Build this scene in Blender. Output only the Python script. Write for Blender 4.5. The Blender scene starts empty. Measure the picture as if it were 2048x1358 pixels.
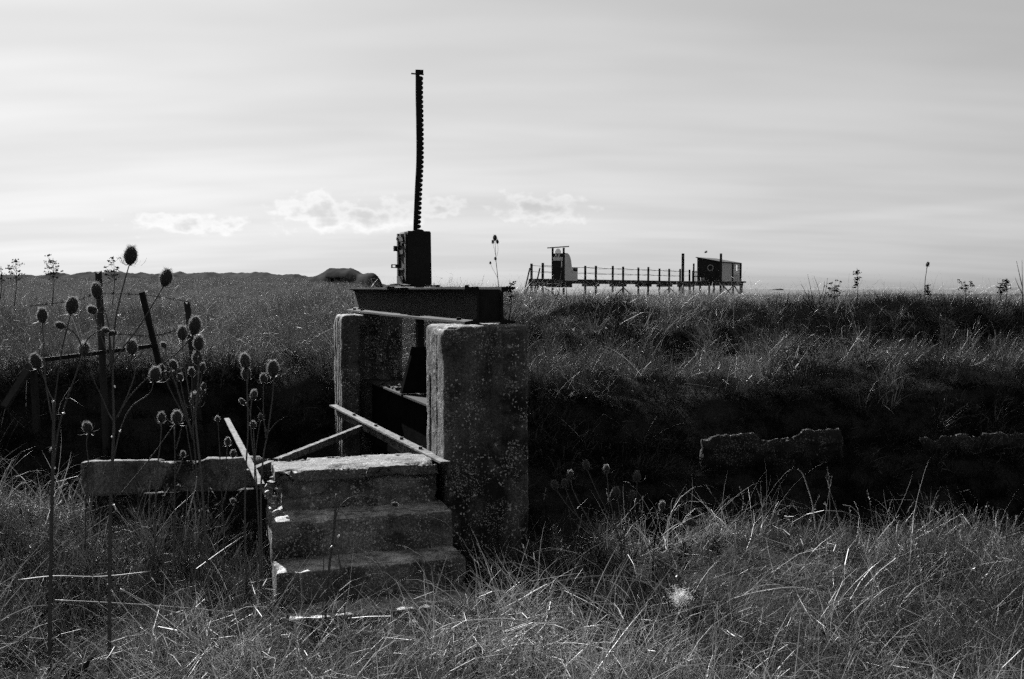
import bpy, bmesh, math, random
import numpy as np
from mathutils import Vector, Matrix, noise as mnoise

random.seed(7)
rng = np.random.default_rng(7)
R = math.radians
sc = bpy.context.scene
C = sc.collection

# ------------------------------------------------------------------ camera
EYE = 1.65
FPX = 1991.0
PITCH = math.atan(101.0 / FPX)
cam_data = bpy.data.cameras.new('camera')
cam_data.lens = 35.0
cam_data.sensor_width = 36.0
cam_data.clip_start = 0.05
cam_data.clip_end = 20000.0
cam = bpy.data.objects.new('camera', cam_data)
cam.location = (0, 0, EYE)
cam.rotation_euler = (math.pi / 2 - PITCH, 0, 0)
C.objects.link(cam)
sc.camera = cam

# ------------------------------------------------------------------ sky + sun
SUN_AZ = -33.0      # degrees, left of the view direction
SUN_EL = 38.0
world = bpy.data.worlds.new('World')
sc.world = world
world.use_nodes = True


class NT:
    """small helper for node trees"""
    def __init__(self, tree):
        self.t = tree

    def n(self, typ, **kw):
        node = self.t.nodes.new(typ)
        for k, v in kw.items():
            if k.startswith('i_'):
                key = k[2:]
                key = int(key) if key.isdigit() else key.replace('_', ' ')
                node.inputs[key].default_value = v
            else:
                setattr(node, k, v)
        return node

    def l(self, a, b):
        self.t.links.new(a, b)

    def math(self, op, a, b=None, c=None, clamp=False):
        m = self.t.nodes.new('ShaderNodeMath')
        m.operation = op
        m.use_clamp = clamp
        for i, v in enumerate((a, b, c)):
            if v is None:
                continue
            if isinstance(v, (int, float)):
                m.inputs[i].default_value = v
            else:
                self.l(v, m.inputs[i])
        return m.outputs[0]

    def smooth(self, v, a, b, lo=0.0, hi=1.0):
        m = self.t.nodes.new('ShaderNodeMapRange')
        m.interpolation_type = 'SMOOTHSTEP'
        self.l(v, m.inputs[0])
        for i, x in ((1, a), (2, b), (3, lo), (4, hi)):
            m.inputs[i].default_value = x
        return m.outputs[0]

    def comb(self, x, y, z):
        m = self.t.nodes.new('ShaderNodeCombineXYZ')
        for i, v in enumerate((x, y, z)):
            if isinstance(v, (int, float)):
                m.inputs[i].default_value = v
            else:
                self.l(v, m.inputs[i])
        return m.outputs[0]

    def noise(self, vec, scale, detail=4, rough=0.55, dist=0.0):
        m = self.n('ShaderNodeTexNoise')
        m.inputs['Scale'].default_value = scale
        m.inputs['Detail'].default_value = detail
        m.inputs['Roughness'].default_value = rough
        m.inputs['Distortion'].default_value = dist
        if vec is not None:
            self.l(vec, m.inputs['Vector'])
        return m.outputs['Fac']


def build_world():
    T = NT(world.node_tree)
    bg = world.node_tree.nodes['Background']
    sk = T.n('ShaderNodeTexSky', sky_type='NISHITA', sun_disc=False)
    sk.sun_elevation = R(SUN_EL)
    sk.sun_rotation = R(SUN_AZ)
    sk.dust_density = 1.5
    sk.air_density = 1.0
    bw = T.n('ShaderNodeRGBToBW')
    T.l(sk.outputs[0], bw.inputs[0])
    L = T.math('MULTIPLY', bw.outputs[0], 0.1)
    # thin high veil: the brightest part round the sun is evened out
    L = T.math('DIVIDE', T.math('MULTIPLY', L, SKY_GAIN), T.math('ADD', T.math('MULTIPLY', L, 1.5), 1.0))
    tc = T.n('ShaderNodeTexCoord')
    sep = T.n('ShaderNodeSeparateXYZ')
    T.l(tc.outputs['Generated'], sep.inputs[0])
    x, y, z = sep.outputs
    zz = T.math('ADD', T.math('ABSOLUTE', z), 0.13)
    px = T.math('DIVIDE', x, zz)
    py = T.math('DIVIDE', y, zz)
    v1 = T.comb(T.math('MULTIPLY', px, 0.35), py, 0.0)
    n1 = T.noise(v1, 0.9, 3, 0.55, 0.0)
    n2 = T.noise(v1, 3.1, 2, 0.6, 0.0)
    streak = T.math('ADD', T.math('MULTIPLY', n1, 0.75), T.math('MULTIPLY', n2, 0.25))
    streak = T.smooth(streak, 0.33, 0.67, 0.90, 1.08)
    L = T.math('MULTIPLY', L, streak)
    # small cumulus low over the horizon, in sky angles (degrees)
    az = T.math('MULTIPLY', T.math('ARCTAN2', x, y), 57.2958)
    el = T.math('MULTIPLY', T.math('ARCSINE', z), 57.2958)
    v2 = T.comb(az, T.math('MULTIPLY', el, 1.5), 0.0)
    cn = T.noise(v2, 0.8, 4, 0.52, 0.0)
    field = None
    for (a, e, ra, re) in ((-17.9, 3.55, 3.0, 0.6), (-11.4, 4.3, 2.4, 1.0), (-8.6, 4.1, 4.0, 0.95), (-4.6, 4.6, 2.4, 0.6),
                           (1.6, 4.6, 2.7, 0.9), 
                           (36, 4.2, 4, 0.8), (-44, 3.9, 5, 1.0)):
        da = T.math('DIVIDE', T.math('SUBTRACT', az, a), ra)
        de = T.math('DIVIDE', T.math('SUBTRACT', el, e), re)
        d = T.math('SQRT', T.math('ADD', T.math('MULTIPLY', da, da), T.math('MULTIPLY', de, de)))
        g = T.math('SUBTRACT', 1.0, d)
        field = g if field is None else T.math('MAXIMUM', field, g)
    field = T.math('ADD', field, T.math('MULTIPLY', T.math('SUBTRACT', cn, 0.5), 2.9))
    rim = T.smooth(field, -0.1, 0.45, 0.0, 0.16)
    core = T.smooth(field, 0.3, 1.1, 0.0, 0.26)
    c = T.math('ADD', T.math('SUBTRACT', rim, core), 1.0)
    L = T.math('MULTIPLY', L, c)
    # old vapour trail low on the right
    tr = T.math('SUBTRACT', el, T.math('ADD', T.math('MULTIPLY', az, 0.075), 2.45))
    tr = T.math('ABSOLUTE', T.math('ADD', tr, T.math('MULTIPLY', T.math('SUBTRACT', n2, 0.5), 0.5)))
    trm = T.math('MULTIPLY', T.smooth(tr, 0.05, 0.45, 0.06, 0.0), T.smooth(az, 6.0, 16.0, 0.0, 1.0))
    L = T.math('MULTIPLY', L, T.math('ADD', trm, 1.0))
    T.l(L, bg.inputs[0])
    bg.inputs[1].default_value = 1.0
    world.cycles.sampling_method = 'MANUAL'
    world.cycles.sample_map_resolution = 256


EXPO = 1.7
SKY_GAIN = 2.03 / 2 ** EXPO
build_world()

sun_data = bpy.data.lights.new('sun', 'SUN')
sun_data.energy = 5.0
sun_data.angle = R(0.5)
sun_data.color = (1.0, 1.0, 1.0)
sun = bpy.data.objects.new('sun', sun_data)
sd = Vector((math.sin(R(SUN_AZ)) * math.cos(R(SUN_EL)), math.cos(R(SUN_AZ)) * math.cos(R(SUN_EL)), math.sin(R(SUN_EL))))
sun.rotation_euler = (-sd).to_track_quat('-Z', 'Y').to_euler()
C.objects.link(sun)

sc.view_settings.view_transform = 'Standard'
sc.view_settings.look = 'None'
sc.view_settings.exposure = EXPO
sc.view_settings.gamma = 1.0
sc.view_settings.use_curve_mapping = False
sc.render.engine = 'CYCLES'
sc.cycles.max_bounces = 3
sc.cycles.diffuse_bounces = 2
sc.cycles.glossy_bounces = 2
sc.cycles.transmission_bounces = 3
sc.cycles.transparent_max_bounces = 2
sc.cycles.use_denoising = False
sc.cycles.use_adaptive_sampling = True
sc.cycles.adaptive_threshold = 0.04
sc.cycles.adaptive_min_samples = 16


# ------------------------------------------------------------------ helpers
def P(px, py, Y):
    """point on the sight line of photo pixel (px,py) at ground distance Y"""
    u = (px - 1024.0) / FPX
    v = (679.0 - py) / FPX
    d = Y / (math.cos(PITCH) + v * math.sin(PITCH))
    return Vector((u * d, Y, EYE + d * (v * math.cos(PITCH) - math.sin(PITCH))))


# frame of the sluice: s along the channel, b across it (away from camera)
O2 = Vector((-0.394, 5.85))
ES = Vector((0.938, 0.347)).normalized()
EB = Vector((-0.347, 0.938)).normalized()


def SB(s, b, z):
    p = O2 + ES * s + EB * b
    return Vector((p.x, p.y, z))


def to_sb(x, y):
    dx, dy = x - O2.x, y - O2.y
    return dx * ES.x + dy * ES.y, dx * EB.x + dy * EB.y


def fade(t):
    return t * t * t * (t * (t * 6 - 15) + 10)


def vnoise(x, y, seed=0):
    xi, yi = np.floor(x).astype(np.int64), np.floor(y).astype(np.int64)
    xf, yf = x - xi, y - yi

    def h(a, b):
        n = (a * 374761393 + b * 668265263 + seed * 1442695041) & 0xFFFFFFFF
        n = ((n ^ (n >> 13)) * 1274126177) & 0xFFFFFFFF
        return ((n ^ (n >> 16)) & 0xFFFF) / 65535.0
    u, v = fade(xf), fade(yf)
    a = h(xi, yi) * (1 - u) + h(xi + 1, yi) * u
    b = h(xi, yi + 1) * (1 - u) + h(xi + 1, yi + 1) * u
    return a * (1 - v) + b * v


def fbm(x, y, seed=0, oct=4):
    t, a, s = 0.0, 0.5, 0.0
    for i in range(oct):
        t = t + a * vnoise(x * 2 ** i, y * 2 ** i, seed + i)
        s += a
        a *= 0.5
    return t / s


def sstep(v, a, b):
    t = np.clip((v - a) / (b - a), 0, 1)
    return t * t * (3 - 2 * t)


class MB:
    def __init__(self):
        self.v, self.f = [], []

    def add(self, vs, fs):
        o = len(self.v)
        self.v.extend([tuple(p) for p in vs])
        self.f.extend([tuple(i + o for i in f) for f in fs])
        return self

    def box(self, c, h, ax=None):
        """box: centre, half sizes, three axis vectors"""
        c = Vector(c)
        ax = ax or (Vector((1, 0, 0)), Vector((0, 1, 0)), Vector((0, 0, 1)))
        vs = []
        for k in (-1, 1):
            for j in (-1, 1):
                for i in (-1, 1):
                    vs.append(c + ax[0] * (i * h[0]) + ax[1] * (j * h[1]) + ax[2] * (k * h[2]))
        return self.add(vs, [(0, 2, 3, 1), (4, 5, 7, 6), (0, 1, 5, 4), (2, 6, 7, 3), (0, 4, 6, 2), (1, 3, 7, 5)])

    def bar(self, a, b, w, t, up=Vector((0, 0, 1))):
        """square bar from a to b, width w (sideways), thickness t (along up)"""
        a, b = Vector(a), Vector(b)
        d = (b - a)
        L = d.length
        d.normalize()
        side = d.cross(up)
        if side.length < 1e-4:
            side = d.cross(Vector((0, 1, 0)))
        side.normalize()
        u = side.cross(d).normalized()
        return self.box((a + b) / 2, (L / 2, w / 2, t / 2), (d, side, u))

    def tube(self, pts, rad, n=6, cap=True):
        pts = [Vector(p) for p in pts]
        if isinstance(rad, (int, float)):
            rad = [rad] * len(pts)
        vs, fs = [], []
        prev = None
        for i, p in enumerate(pts):
            d = (pts[min(i + 1, len(pts) - 1)] - pts[max(i - 1, 0)]).normalized()
            if prev is None:
                ref = Vector((1, 0, 0)) if abs(d.x) < 0.8 else Vector((0, 1, 0))
                s = d.cross(ref).normalized()
            else:
                s = (prev - d * prev.dot(d)).normalized()
            prev = s
            u = d.cross(s)
            for k in range(n):
                a = 2 * math.pi * k / n
                vs.append(p + (s * math.cos(a) + u * math.sin(a)) * rad[i])
        for i in range(len(pts) - 1):
            for k in range(n):
                k2 = (k + 1) % n
                fs.append((i * n + k, i * n + k2, (i + 1) * n + k2, (i + 1) * n + k))
        if cap:
            fs.append(tuple(range(n - 1, -1, -1)))
            o = (len(pts) - 1) * n
            fs.append(tuple(o + k for k in range(n)))
        return self.add(vs, fs)

    def ribbon(self, pts, widths, side):
        vs, fs = [], []
        side = Vector(side)
        for p, w in zip(pts, widths):
            vs += [p - side * w, p + side * w]
        for i in range(len(pts) - 1):
            fs.append((2 * i, 2 * i + 1, 2 * i + 3, 2 * i + 2))
        return self.add(vs, fs)

    def prism(self, poly, z0, z1, f):
        """extrude 2D polygon between z0 and z1; f(u,v,w) maps to world"""
        n = len(poly)
        vs = [f(u, v, z0) for u, v in poly] + [f(u, v, z1) for u, v in poly]
        fs = [tuple(range(n - 1, -1, -1)), tuple(range(n, 2 * n))]
        for i in range(n):
            j = (i + 1) % n
            fs.append((i, j, n + j, n + i))
        return self.add(vs, fs)

    def mesh(self, name, smooth=False):
        me = bpy.data.meshes.new(name)
        me.from_pydata(self.v, [], self.f)
        if smooth:
            me.polygons.foreach_set('use_smooth', [True] * len(me.polygons))
        me.update()
        return me

    def build(self, name, mat, parent=None, smooth=False, fix=True):
        me = self.mesh(name, smooth)
        if fix:
            bm = bmesh.new()
            bm.from_mesh(me)
            bmesh.ops.recalc_face_normals(bm, faces=bm.faces)
            bm.to_mesh(me)
            bm.free()
        return link(name, me, mat, parent)


def link(name, me, mat, parent=None):
    o = bpy.data.objects.new(name, me)
    if mat is not None and len(me.materials) == 0:
        me.materials.append(mat)
    C.objects.link(o)
    if parent is not None:
        o.parent = parent
        # thing roots are never rotated or scaled before their parts are parented
        o.matrix_parent_inverse = Matrix.Translation(parent_loc(parent)).inverted()
    return o


def parent_loc(o):
    return Vector(o.location) if o.parent is None else Vector((0, 0, 0))


def tag(o, label=None, cat=None, group=None, kind=None):
    for k, v in (('label', label), ('category', cat), ('group', group), ('kind', kind)):
        if v:
            o[k] = v
    return o


def thing(name, label, cat, loc, group=None):
    o = bpy.data.objects.new(name, None)
    o.location = loc
    o.empty_display_size = 0.1
    C.objects.link(o)
    return tag(o, label, cat, group)


def catmull(pts, sub=5):
    pts = [Vector(p) for p in pts]
    if len(pts) < 3:
        return [pts[0].lerp(pts[-1], i / sub) for i in range(sub + 1)]
    out = []
    P4 = [pts[0] * 2 - pts[1]] + pts + [pts[-1] * 2 - pts[-2]]
    for i in range(1, len(P4) - 2):
        a, b, c, d = P4[i - 1], P4[i], P4[i + 1], P4[i + 2]
        for k in range(sub):
            t = k / sub
            out.append(0.5 * ((2 * b) + (c - a) * t + (2 * a - 5 * b + 4 * c - d) * t * t + (3 * b - a - 3 * c + d) * t ** 3))
    out.append(pts[-1])
    return out


# ------------------------------------------------------------------ materials (all grey: the place is seen in black and white)
def new_mat(name):
    m = bpy.data.materials.new(name)
    m.use_nodes = True
    T = NT(m.node_tree)
    b = m.node_tree.nodes['Principled BSDF']
    return m, T, b


def grey(v):
    return (v, v, v, 1.0)


def ramp(T, fac, stops):
    r = T.n('ShaderNodeValToRGB')
    els = r.color_ramp.elements
    while len(els) < len(stops):
        els.new(0.5)
    for e, (p, v) in zip(els, stops):
        e.position = p
        e.color = grey(v)
    T.l(fac, r.inputs[0])
    return r.outputs[0]


def obj_vec(T, sx=1, sy=1, sz=1):
    tc = T.n('ShaderNodeTexCoord')
    mp = T.n('ShaderNodeMapping')
    mp.inputs['Scale'].default_value = (sx, sy, sz)
    T.l(tc.outputs['Object'], mp.inputs[0])
    return mp.outputs[0]


def concrete(name, lo=0.10, hi=0.34, film=0.35, lichen=0.6, streak=0.5, top=1.9):
    m, T, b = new_mat(name)
    v = obj_vec(T)
    n1 = T.noise(v, 3.2, 9, 0.62, 0.3)
    base = ramp(T, n1, [(0.28, lo), (0.5, (lo + hi) / 2), (0.72, hi)])
    # black algae film in patches
    n2 = T.noise(v, 2.1, 7, 0.66, 0.8)
    fm = T.smooth(n2, 0.47, 0.62, 1.0, film)
    # rain streaks
    n3 = T.noise(obj_vec(T, 16, 16, 0.9), 1.0, 5, 0.6)
    st = T.smooth(n3, 0.3, 0.62, 1.0 - streak, 1.05)
    # grit
    n4 = T.noise(v, 95, 3, 0.6)
    gr = T.smooth(n4, 0.3, 0.7, 0.5, 1.45)
    k = T.math('MULTIPLY', T.math('MULTIPLY', fm, st), gr)
    bw = T.n('ShaderNodeRGBToBW')
    T.l(base, bw.inputs[0])
    col = T.math('MULTIPLY', bw.outputs[0], k)
    # pale crusty lichen, two sizes, in colonies; flat tops get more, plus painted skylight
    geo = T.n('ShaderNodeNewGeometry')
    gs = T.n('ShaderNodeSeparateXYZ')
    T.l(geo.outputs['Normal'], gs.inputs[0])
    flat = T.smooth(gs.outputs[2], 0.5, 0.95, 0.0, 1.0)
    crust_light = T.smooth(T.noise(v, 13.0, 6, 0.7), 0.38, 0.58, 1.15, top)
    col = T.math('MULTIPLY', col, T.math('ADD', 1.0, T.math('MULTIPLY', flat, T.math('SUBTRACT', crust_light, 1.0))))
    wn = T.n('ShaderNodeTexNoise')
    wn.inputs['Scale'].default_value = 55.0
    wn.inputs['Detail'].default_value = 3.0
    T.l(v, wn.inputs['Vector'])
    wm = T.n('ShaderNodeVectorMath', operation='SCALE')
    T.l(wn.outputs['Color'], wm.inputs[0])
    wm.inputs['Scale'].default_value = 0.022
    wv = T.n('ShaderNodeVectorMath', operation='ADD')
    T.l(v, wv.inputs[0])
    T.l(wm.outputs[0], wv.inputs[1])
    for sc_, thr, seed, w in ((24.0, 0.30, 1.0, 0.36), (55.0, 0.38, 4.0, 0.36), (120.0, 0.46, 9.0, 0.30)):
        vo = T.n('ShaderNodeTexVoronoi')
        vo.inputs['Scale'].default_value = sc_
        vo.inputs['Randomness'].default_value = 1.0
        T.l(wv.outputs[0], vo.inputs['Vector'])
        wob = T.math('ADD', vo.outputs['Distance'], T.math('MULTIPLY', T.math('SUBTRACT', n4, 0.5), 0.9))
        sp = T.smooth(wob, thr * 0.55, thr, 1.0, 0.0)
        col_sep = T.n('ShaderNodeSeparateColor')
        T.l(vo.outputs['Color'], col_sep.inputs[0])
        pick = T.smooth(col_sep.outputs[0], 0.82 if sc_ < 30 else 0.4, 0.86 if sc_ < 30 else 0.5, 0.0, 1.0)
        colony = T.smooth(T.noise(v, 3.0 + seed * 0.3, 4, 0.65), 0.46, 0.60, 0.0, 1.0)
        colony = T.math('MAXIMUM', colony, T.math('MULTIPLY', flat, T.smooth(T.noise(v, 9.0 + seed, 4, 0.65), 0.42, 0.58, 0.0, 1.0)))
        a = T.math('MULTIPLY', T.math('MULTIPLY', sp, pick), T.math('MULTIPLY', colony, lichen))
        mix = T.n('ShaderNodeMix', data_type='FLOAT')
        T.l(a, mix.inputs[0])
        T.l(col, mix.inputs[2])
        mix.inputs[3].default_value = w
        col = mix.outputs[0]
    T.l(col, b.inputs['Base Color'])
    b.inputs['Roughness'].default_value = 0.92
    b.inputs['Specular IOR Level'].default_value = 0.25
    bump = T.n('ShaderNodeBump')
    bump.inputs['Strength'].default_value = 0.6
    bump.inputs['Distance'].default_value = 0.012
    hgt = T.math('ADD', T.noise(v, 38, 6, 0.65), T.math('MULTIPLY', n1, 0.8))
    T.l(hgt, bump.inputs['Height'])
    T.l(bump.outputs[0], b.inputs['Normal'])
    return m


def rough_metal(name, lo, hi, scale=14, rough=0.85, spec=0.12, patch=None):
    m, T, b = new_mat(name)
    v = obj_vec(T)
    n1 = T.noise(v, scale, 8, 0.65, 0.4)
    n2 = T.noise(v, 4.0, 5, 0.6)
    f = T.math('ADD', T.math('MULTIPLY', n1, 0.65), T.math('MULTIPLY', n2, 0.35))
    col = ramp(T, f, [(0.32, lo), (0.68, hi)])
    if patch:
        fl = T.smooth(T.noise(v, 22, 6, 0.7, 0.6), 0.44, 0.56, patch, 1.0)
        mul = T.n('ShaderNodeMix', data_type='RGBA', blend_type='MULTIPLY')
        mul.inputs[0].default_value = 1.0
        T.l(col, mul.inputs[6])
        T.l(T.comb(fl, fl, fl), mul.inputs[7])
        col = mul.outputs[2]
    T.l(col, b.inputs['Base Color'])
    b.inputs['Roughness'].default_value = rough
    b.inputs['Specular IOR Level'].default_value = spec
    bump = T.n('ShaderNodeBump')
    bump.inputs['Strength'].default_value = 0.5
    bump.inputs['Distance'].default_value = 0.006
    T.l(T.noise(v, scale * 4, 6, 0.65), bump.inputs['Height'])
    T.l(bump.outputs[0], b.inputs['Normal'])
    return m


def wood(name, lo, hi):
    m, T, b = new_mat(name)
    v = obj_vec(T, 30, 30, 1.5)
    n1 = T.noise(v, 1.2, 6, 0.6, 0.4)
    n2 = T.noise(obj_vec(T), 5, 4, 0.6)
    col = ramp(T, T.math('ADD', T.math('MULTIPLY', n1, 0.6), T.math('MULTIPLY', n2, 0.4)), [(0.3, lo), (0.7, hi)])
    T.l(col, b.inputs['Base Color'])
    b.inputs['Roughness'].default_value = 0.88
    b.inputs['Specular IOR Level'].default_value = 0.2
    bump = T.n('ShaderNodeBump')
    bump.inputs['Strength'].default_value = 0.5
    bump.inputs['Distance'].default_value = 0.005
    T.l(n1, bump.inputs['Height'])
    T.l(bump.outputs[0], b.inputs['Normal'])
    return m


def plain(name, v, rough=0.8, var=0.25, scale=6):
    m, T, b = new_mat(name)
    n1 = T.noise(obj_vec(T), scale, 5, 0.6)
    T.l(ramp(T, n1, [(0.3, v * (1 - var)), (0.7, v * (1 + var))]), b.inputs['Base Color'])
    b.inputs['Roughness'].default_value = rough
    return m


def leafy(name, lo, hi, trans=0.5, gloss=0.08, rough=0.4, tscale=0.9):
    """thin dry plant matter: diffuse + light coming through + a little sheen"""
    m = bpy.data.materials.new(name)
    m.use_nodes = True
    T = NT(m.node_tree)
    nt = m.node_tree
    nt.nodes.remove(nt.nodes['Principled BSDF'])
    out = nt.nodes['Material Output']
    oi = T.n('ShaderNodeObjectInfo')
    geo = T.n('ShaderNodeNewGeometry')
    n1 = T.noise(geo.outputs['Position'], tscale, 4, 0.6)
    n2 = T.noise(geo.outputs['Position'], 37.0, 2, 0.5)
    f = T.math('ADD', T.math('MULTIPLY', n1, 0.5), T.math('ADD', T.math('MULTIPLY', n2, 0.3), T.math('MULTIPLY', oi.outputs['Random'], 0.2)))
    col = ramp(T, f, [(0.3, lo), (0.72, hi)])
    d = T.n('ShaderNodeBsdfDiffuse')
    t = T.n('ShaderNodeBsdfTranslucent')
    g = T.n('ShaderNodeBsdfGlossy')
    g.inputs['Roughness'].default_value = rough
    g.inputs['Color'].default_value = grey(0.6)
    T.l(col, d.inputs[0])
    T.l(col, t.inputs[0])
    m1 = T.n('ShaderNodeMixShader')
    m1.inputs[0].default_value = trans
    T.l(d.outputs[0], m1.inputs[1])
    T.l(t.outputs[0], m1.inputs[2])
    m2 = T.n('ShaderNodeMixShader')
    m2.inputs[0].default_value = gloss
    T.l(m1.outputs[0], m2.inputs[1])
    T.l(g.outputs[0], m2.inputs[2])
    T.l(m2.outputs[0], out.inputs[0])
    return m


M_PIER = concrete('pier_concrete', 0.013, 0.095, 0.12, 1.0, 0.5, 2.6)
M_STEP = concrete('step_concrete', 0.04, 0.15, 0.25, 1.0, 0.25, 3.8)  # tread tops lightened for skylight as well as lichen
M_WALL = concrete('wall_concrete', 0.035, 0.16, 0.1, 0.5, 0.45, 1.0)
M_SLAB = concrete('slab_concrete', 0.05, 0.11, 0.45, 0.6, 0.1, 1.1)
M_WALLD = concrete('shade_black_concrete', 0.003, 0.012, 0.25, 0.4, 0.6, 0.6)  # wall concrete darkened to carry the shade of recess and ditch
M_RUST = rough_metal('dark_rusty_steel', 0.005, 0.016)
M_GATE = rough_metal('black_gate_steel', 0.003, 0.009, 14, 0.95, 0.0)
M_FLAKE = rough_metal('flaking_pale_steel', 0.055, 0.13, 18, 0.85, 0.2, 0.35)
M_IRON = rough_metal('dark_iron', 0.004, 0.012, 20, 0.75, 0.2)
M_POST = wood('weathered_dark_wood', 0.012, 0.035)
M_HUT = wood('tarred_boards', 0.01, 0.025)
M_HUTP = wood('grey_painted_boards', 0.4, 0.6)
M_DECK = wood('deck_timber', 0.012, 0.03)
M_PALE = plain('pale_paint', 0.22)
M_SIGN = plain('sign_paint', 0.75)
M_SHELL = plain('snail_shell', 0.8, 0.45)
M_BIRD = plain('bird_plumage', 0.08)
M_GRASS = leafy('dry_grass', 0.004, 0.055, 0.5, 0.035, 0.45)
M_MEADOW = leafy('pale_meadow_grass', 0.012, 0.095, 0.5, 0.035, 0.45)
M_STRAW = leafy('pale_straw', 0.06, 0.22, 0.4, 0.06, 0.4)
M_STEM = leafy('teasel_stem', 0.035, 0.085, 0.12, 0.05, 0.5, 9.0)
M_STALK = leafy('pale_stalk', 0.22, 0.38, 0.3, 0.08, 0.45, 9.0)
M_HEAD = plain('teasel_core', 0.015, 0.9)
M_SPINE = leafy('teasel_spines', 0.13, 0.24, 0.5, 0.05, 0.5, 9.0)
M_WEED = leafy('dark_dry_weed', 0.005, 0.018, 0.2, 0.0, 0.5, 5.0)
M_FLUFF = leafy('seed_down', 0.4, 0.6, 0.6, 0.05, 0.4, 9.0)


# ------------------------------------------------------------------ terrain
def far_left(bb):
    return np.interp(bb, [-0.5, 0.0, 0.25, 0.8, 1.2, 4, 30, 150, 400], [-1.2, -0.25, 0.05, 0.78, 0.92, 1.0, 1.12, 3.0, 3.2])


def far_right(bb):
    return np.interp(bb, [-0.9, -0.15, 0.3, 0.85, 1.6, 3.0, 3.75, 4.8, 13, 22, 60, 110, 140, 400],
                     [-1.2, -0.28, -0.04, 0.44, 0.58, 0.76, 1.16, 1.29, 1.29, 0.95, 0.7, 0.4, -4.0, -4.0])


def H(x, y):
    x = np.asarray(x, float)
    y = np.asarray(y, float)
    s = (x - O2.x) * ES.x + (y - O2.y) * ES.y
    b = (x - O2.x) * EB.x + (y - O2.y) * EB.y
    und = (fbm(x * 1.1, y * 1.1, 3) - 0.5) * 0.16 + (fbm(x * 4, y * 4, 9, 2) - 0.5) * 0.05
    near = und - 0.02
    near = near + 0.26 * sstep(-x, 1.35, 2.0) * sstep(y, 4.7, 5.7)
    near = near + 0.15 * np.exp(-(((x - 1.55) / 0.55) ** 2 + ((y - 5.75) / 0.5) ** 2))
    near = near - 0.10 * sstep(x, 2.2, 3.6)
    ye = 6.0 + 0.15 * sstep(x, -1.0, 1.0) + 0.12 * (fbm(x * 1.3, x * 0 + 4.2, 5) - 0.5) * 2
    drop = sstep(y, ye, ye + 1.0)
    near = near * (1 - drop) + (-1.25) * drop
    bb = b - 3.25 + ((fbm(x * 0.7, y * 0.7, 17) - 0.5) * 1.3 + (fbm(x * 2.5, y * 2.5, 19, 2) - 0.5) * 0.3) * sstep(b, 3.2, 4.6)
    fy = sstep(y, 18, 45)
    t = sstep(s, -0.3, 2.2) * (1 - fy) + sstep(x / np.maximum(y, 1.0), -0.165, -0.12) * fy
    far = far_left(bb) * (1 - t) + far_right(bb) * t
    lump = (fbm(x * 0.8, y * 0.8, 23) - 0.5) * 0.42 * sstep(bb, 0.5, 2.5) * (0.35 + 0.65 * t)
    lump = lump + (fbm(x * 0.05, y * 0.05, 29) - 0.5) * 0.5 * sstep(bb, 25, 60) * (1 - t)
    far = far + lump + und * 0.5
    return np.where(bb > -0.9, np.maximum(far, -1.25), near)


def grid_axis(core0, core1, step, far0, far1, growth):
    a = list(np.arange(core0, core1, step))
    d, v = step, a[-1]
    while v < far1:
        d *= growth
        v += d
        a.append(v)
    d, v = step, a[0]
    pre = []
    while v > far0:
        d *= growth
        v -= d
        pre.append(v)
    return np.array(pre[::-1] + a)


def build_ground():
    xs = grid_axis(-7, 9, 0.1, -1500, 1500, 1.12)
    ys = grid_axis(3.0, 17, 0.1, -60, 210, 1.08)
    X, Y = np.meshgrid(xs, ys)
    Z = H(X, Y)
    # coast: beyond the meadow on the right the land falls below the sea
    v = np.stack([X.ravel(), Y.ravel(), Z.ravel()], 1)
    nx, ny = len(xs), len(ys)
    i = np.arange(nx * ny).reshape(ny, nx)
    f = np.stack([i[:-1, :-1].ravel(), i[:-1, 1:].ravel(), i[1:, 1:].ravel(), i[1:, :-1].ravel()], 1)
    me = bpy.data.meshes.new('ground')
    me.from_pydata(v.tolist(), [], f.tolist())
    me.polygons.foreach_set('use_smooth', [True] * len(me.polygons))
    m, T, b = new_mat('dry_soil_and_thatch')
    geo = T.n('ShaderNodeNewGeometry')
    n1 = T.noise(geo.outputs['Position'], 2.2, 6, 0.6)
    n2 = T.noise(geo.outputs['Position'], 40, 4, 0.6)
    T.l(ramp(T, T.math('ADD', T.math('MULTIPLY', n1, 0.5), T.math('MULTIPLY', n2, 0.5)), [(0.3, 0.012), (0.7, 0.04)]), b.inputs['Base Color'])
    b.inputs['Roughness'].default_value = 1.0
    b.inputs['Specular IOR Level'].default_value = 0.0
    bump = T.n('ShaderNodeBump')
    bump.inputs['Strength'].default_value = 1.0
    bump.inputs['Distance'].default_value = 0.05
    T.l(n2, bump.inputs['Height'])
    T.l(bump.outputs[0], b.inputs['Normal'])
    o = link('ground', me, m)
    tag(o, 'dry meadow ground with a ditch running across it', 'ground', kind='structure')


build_ground()


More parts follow.
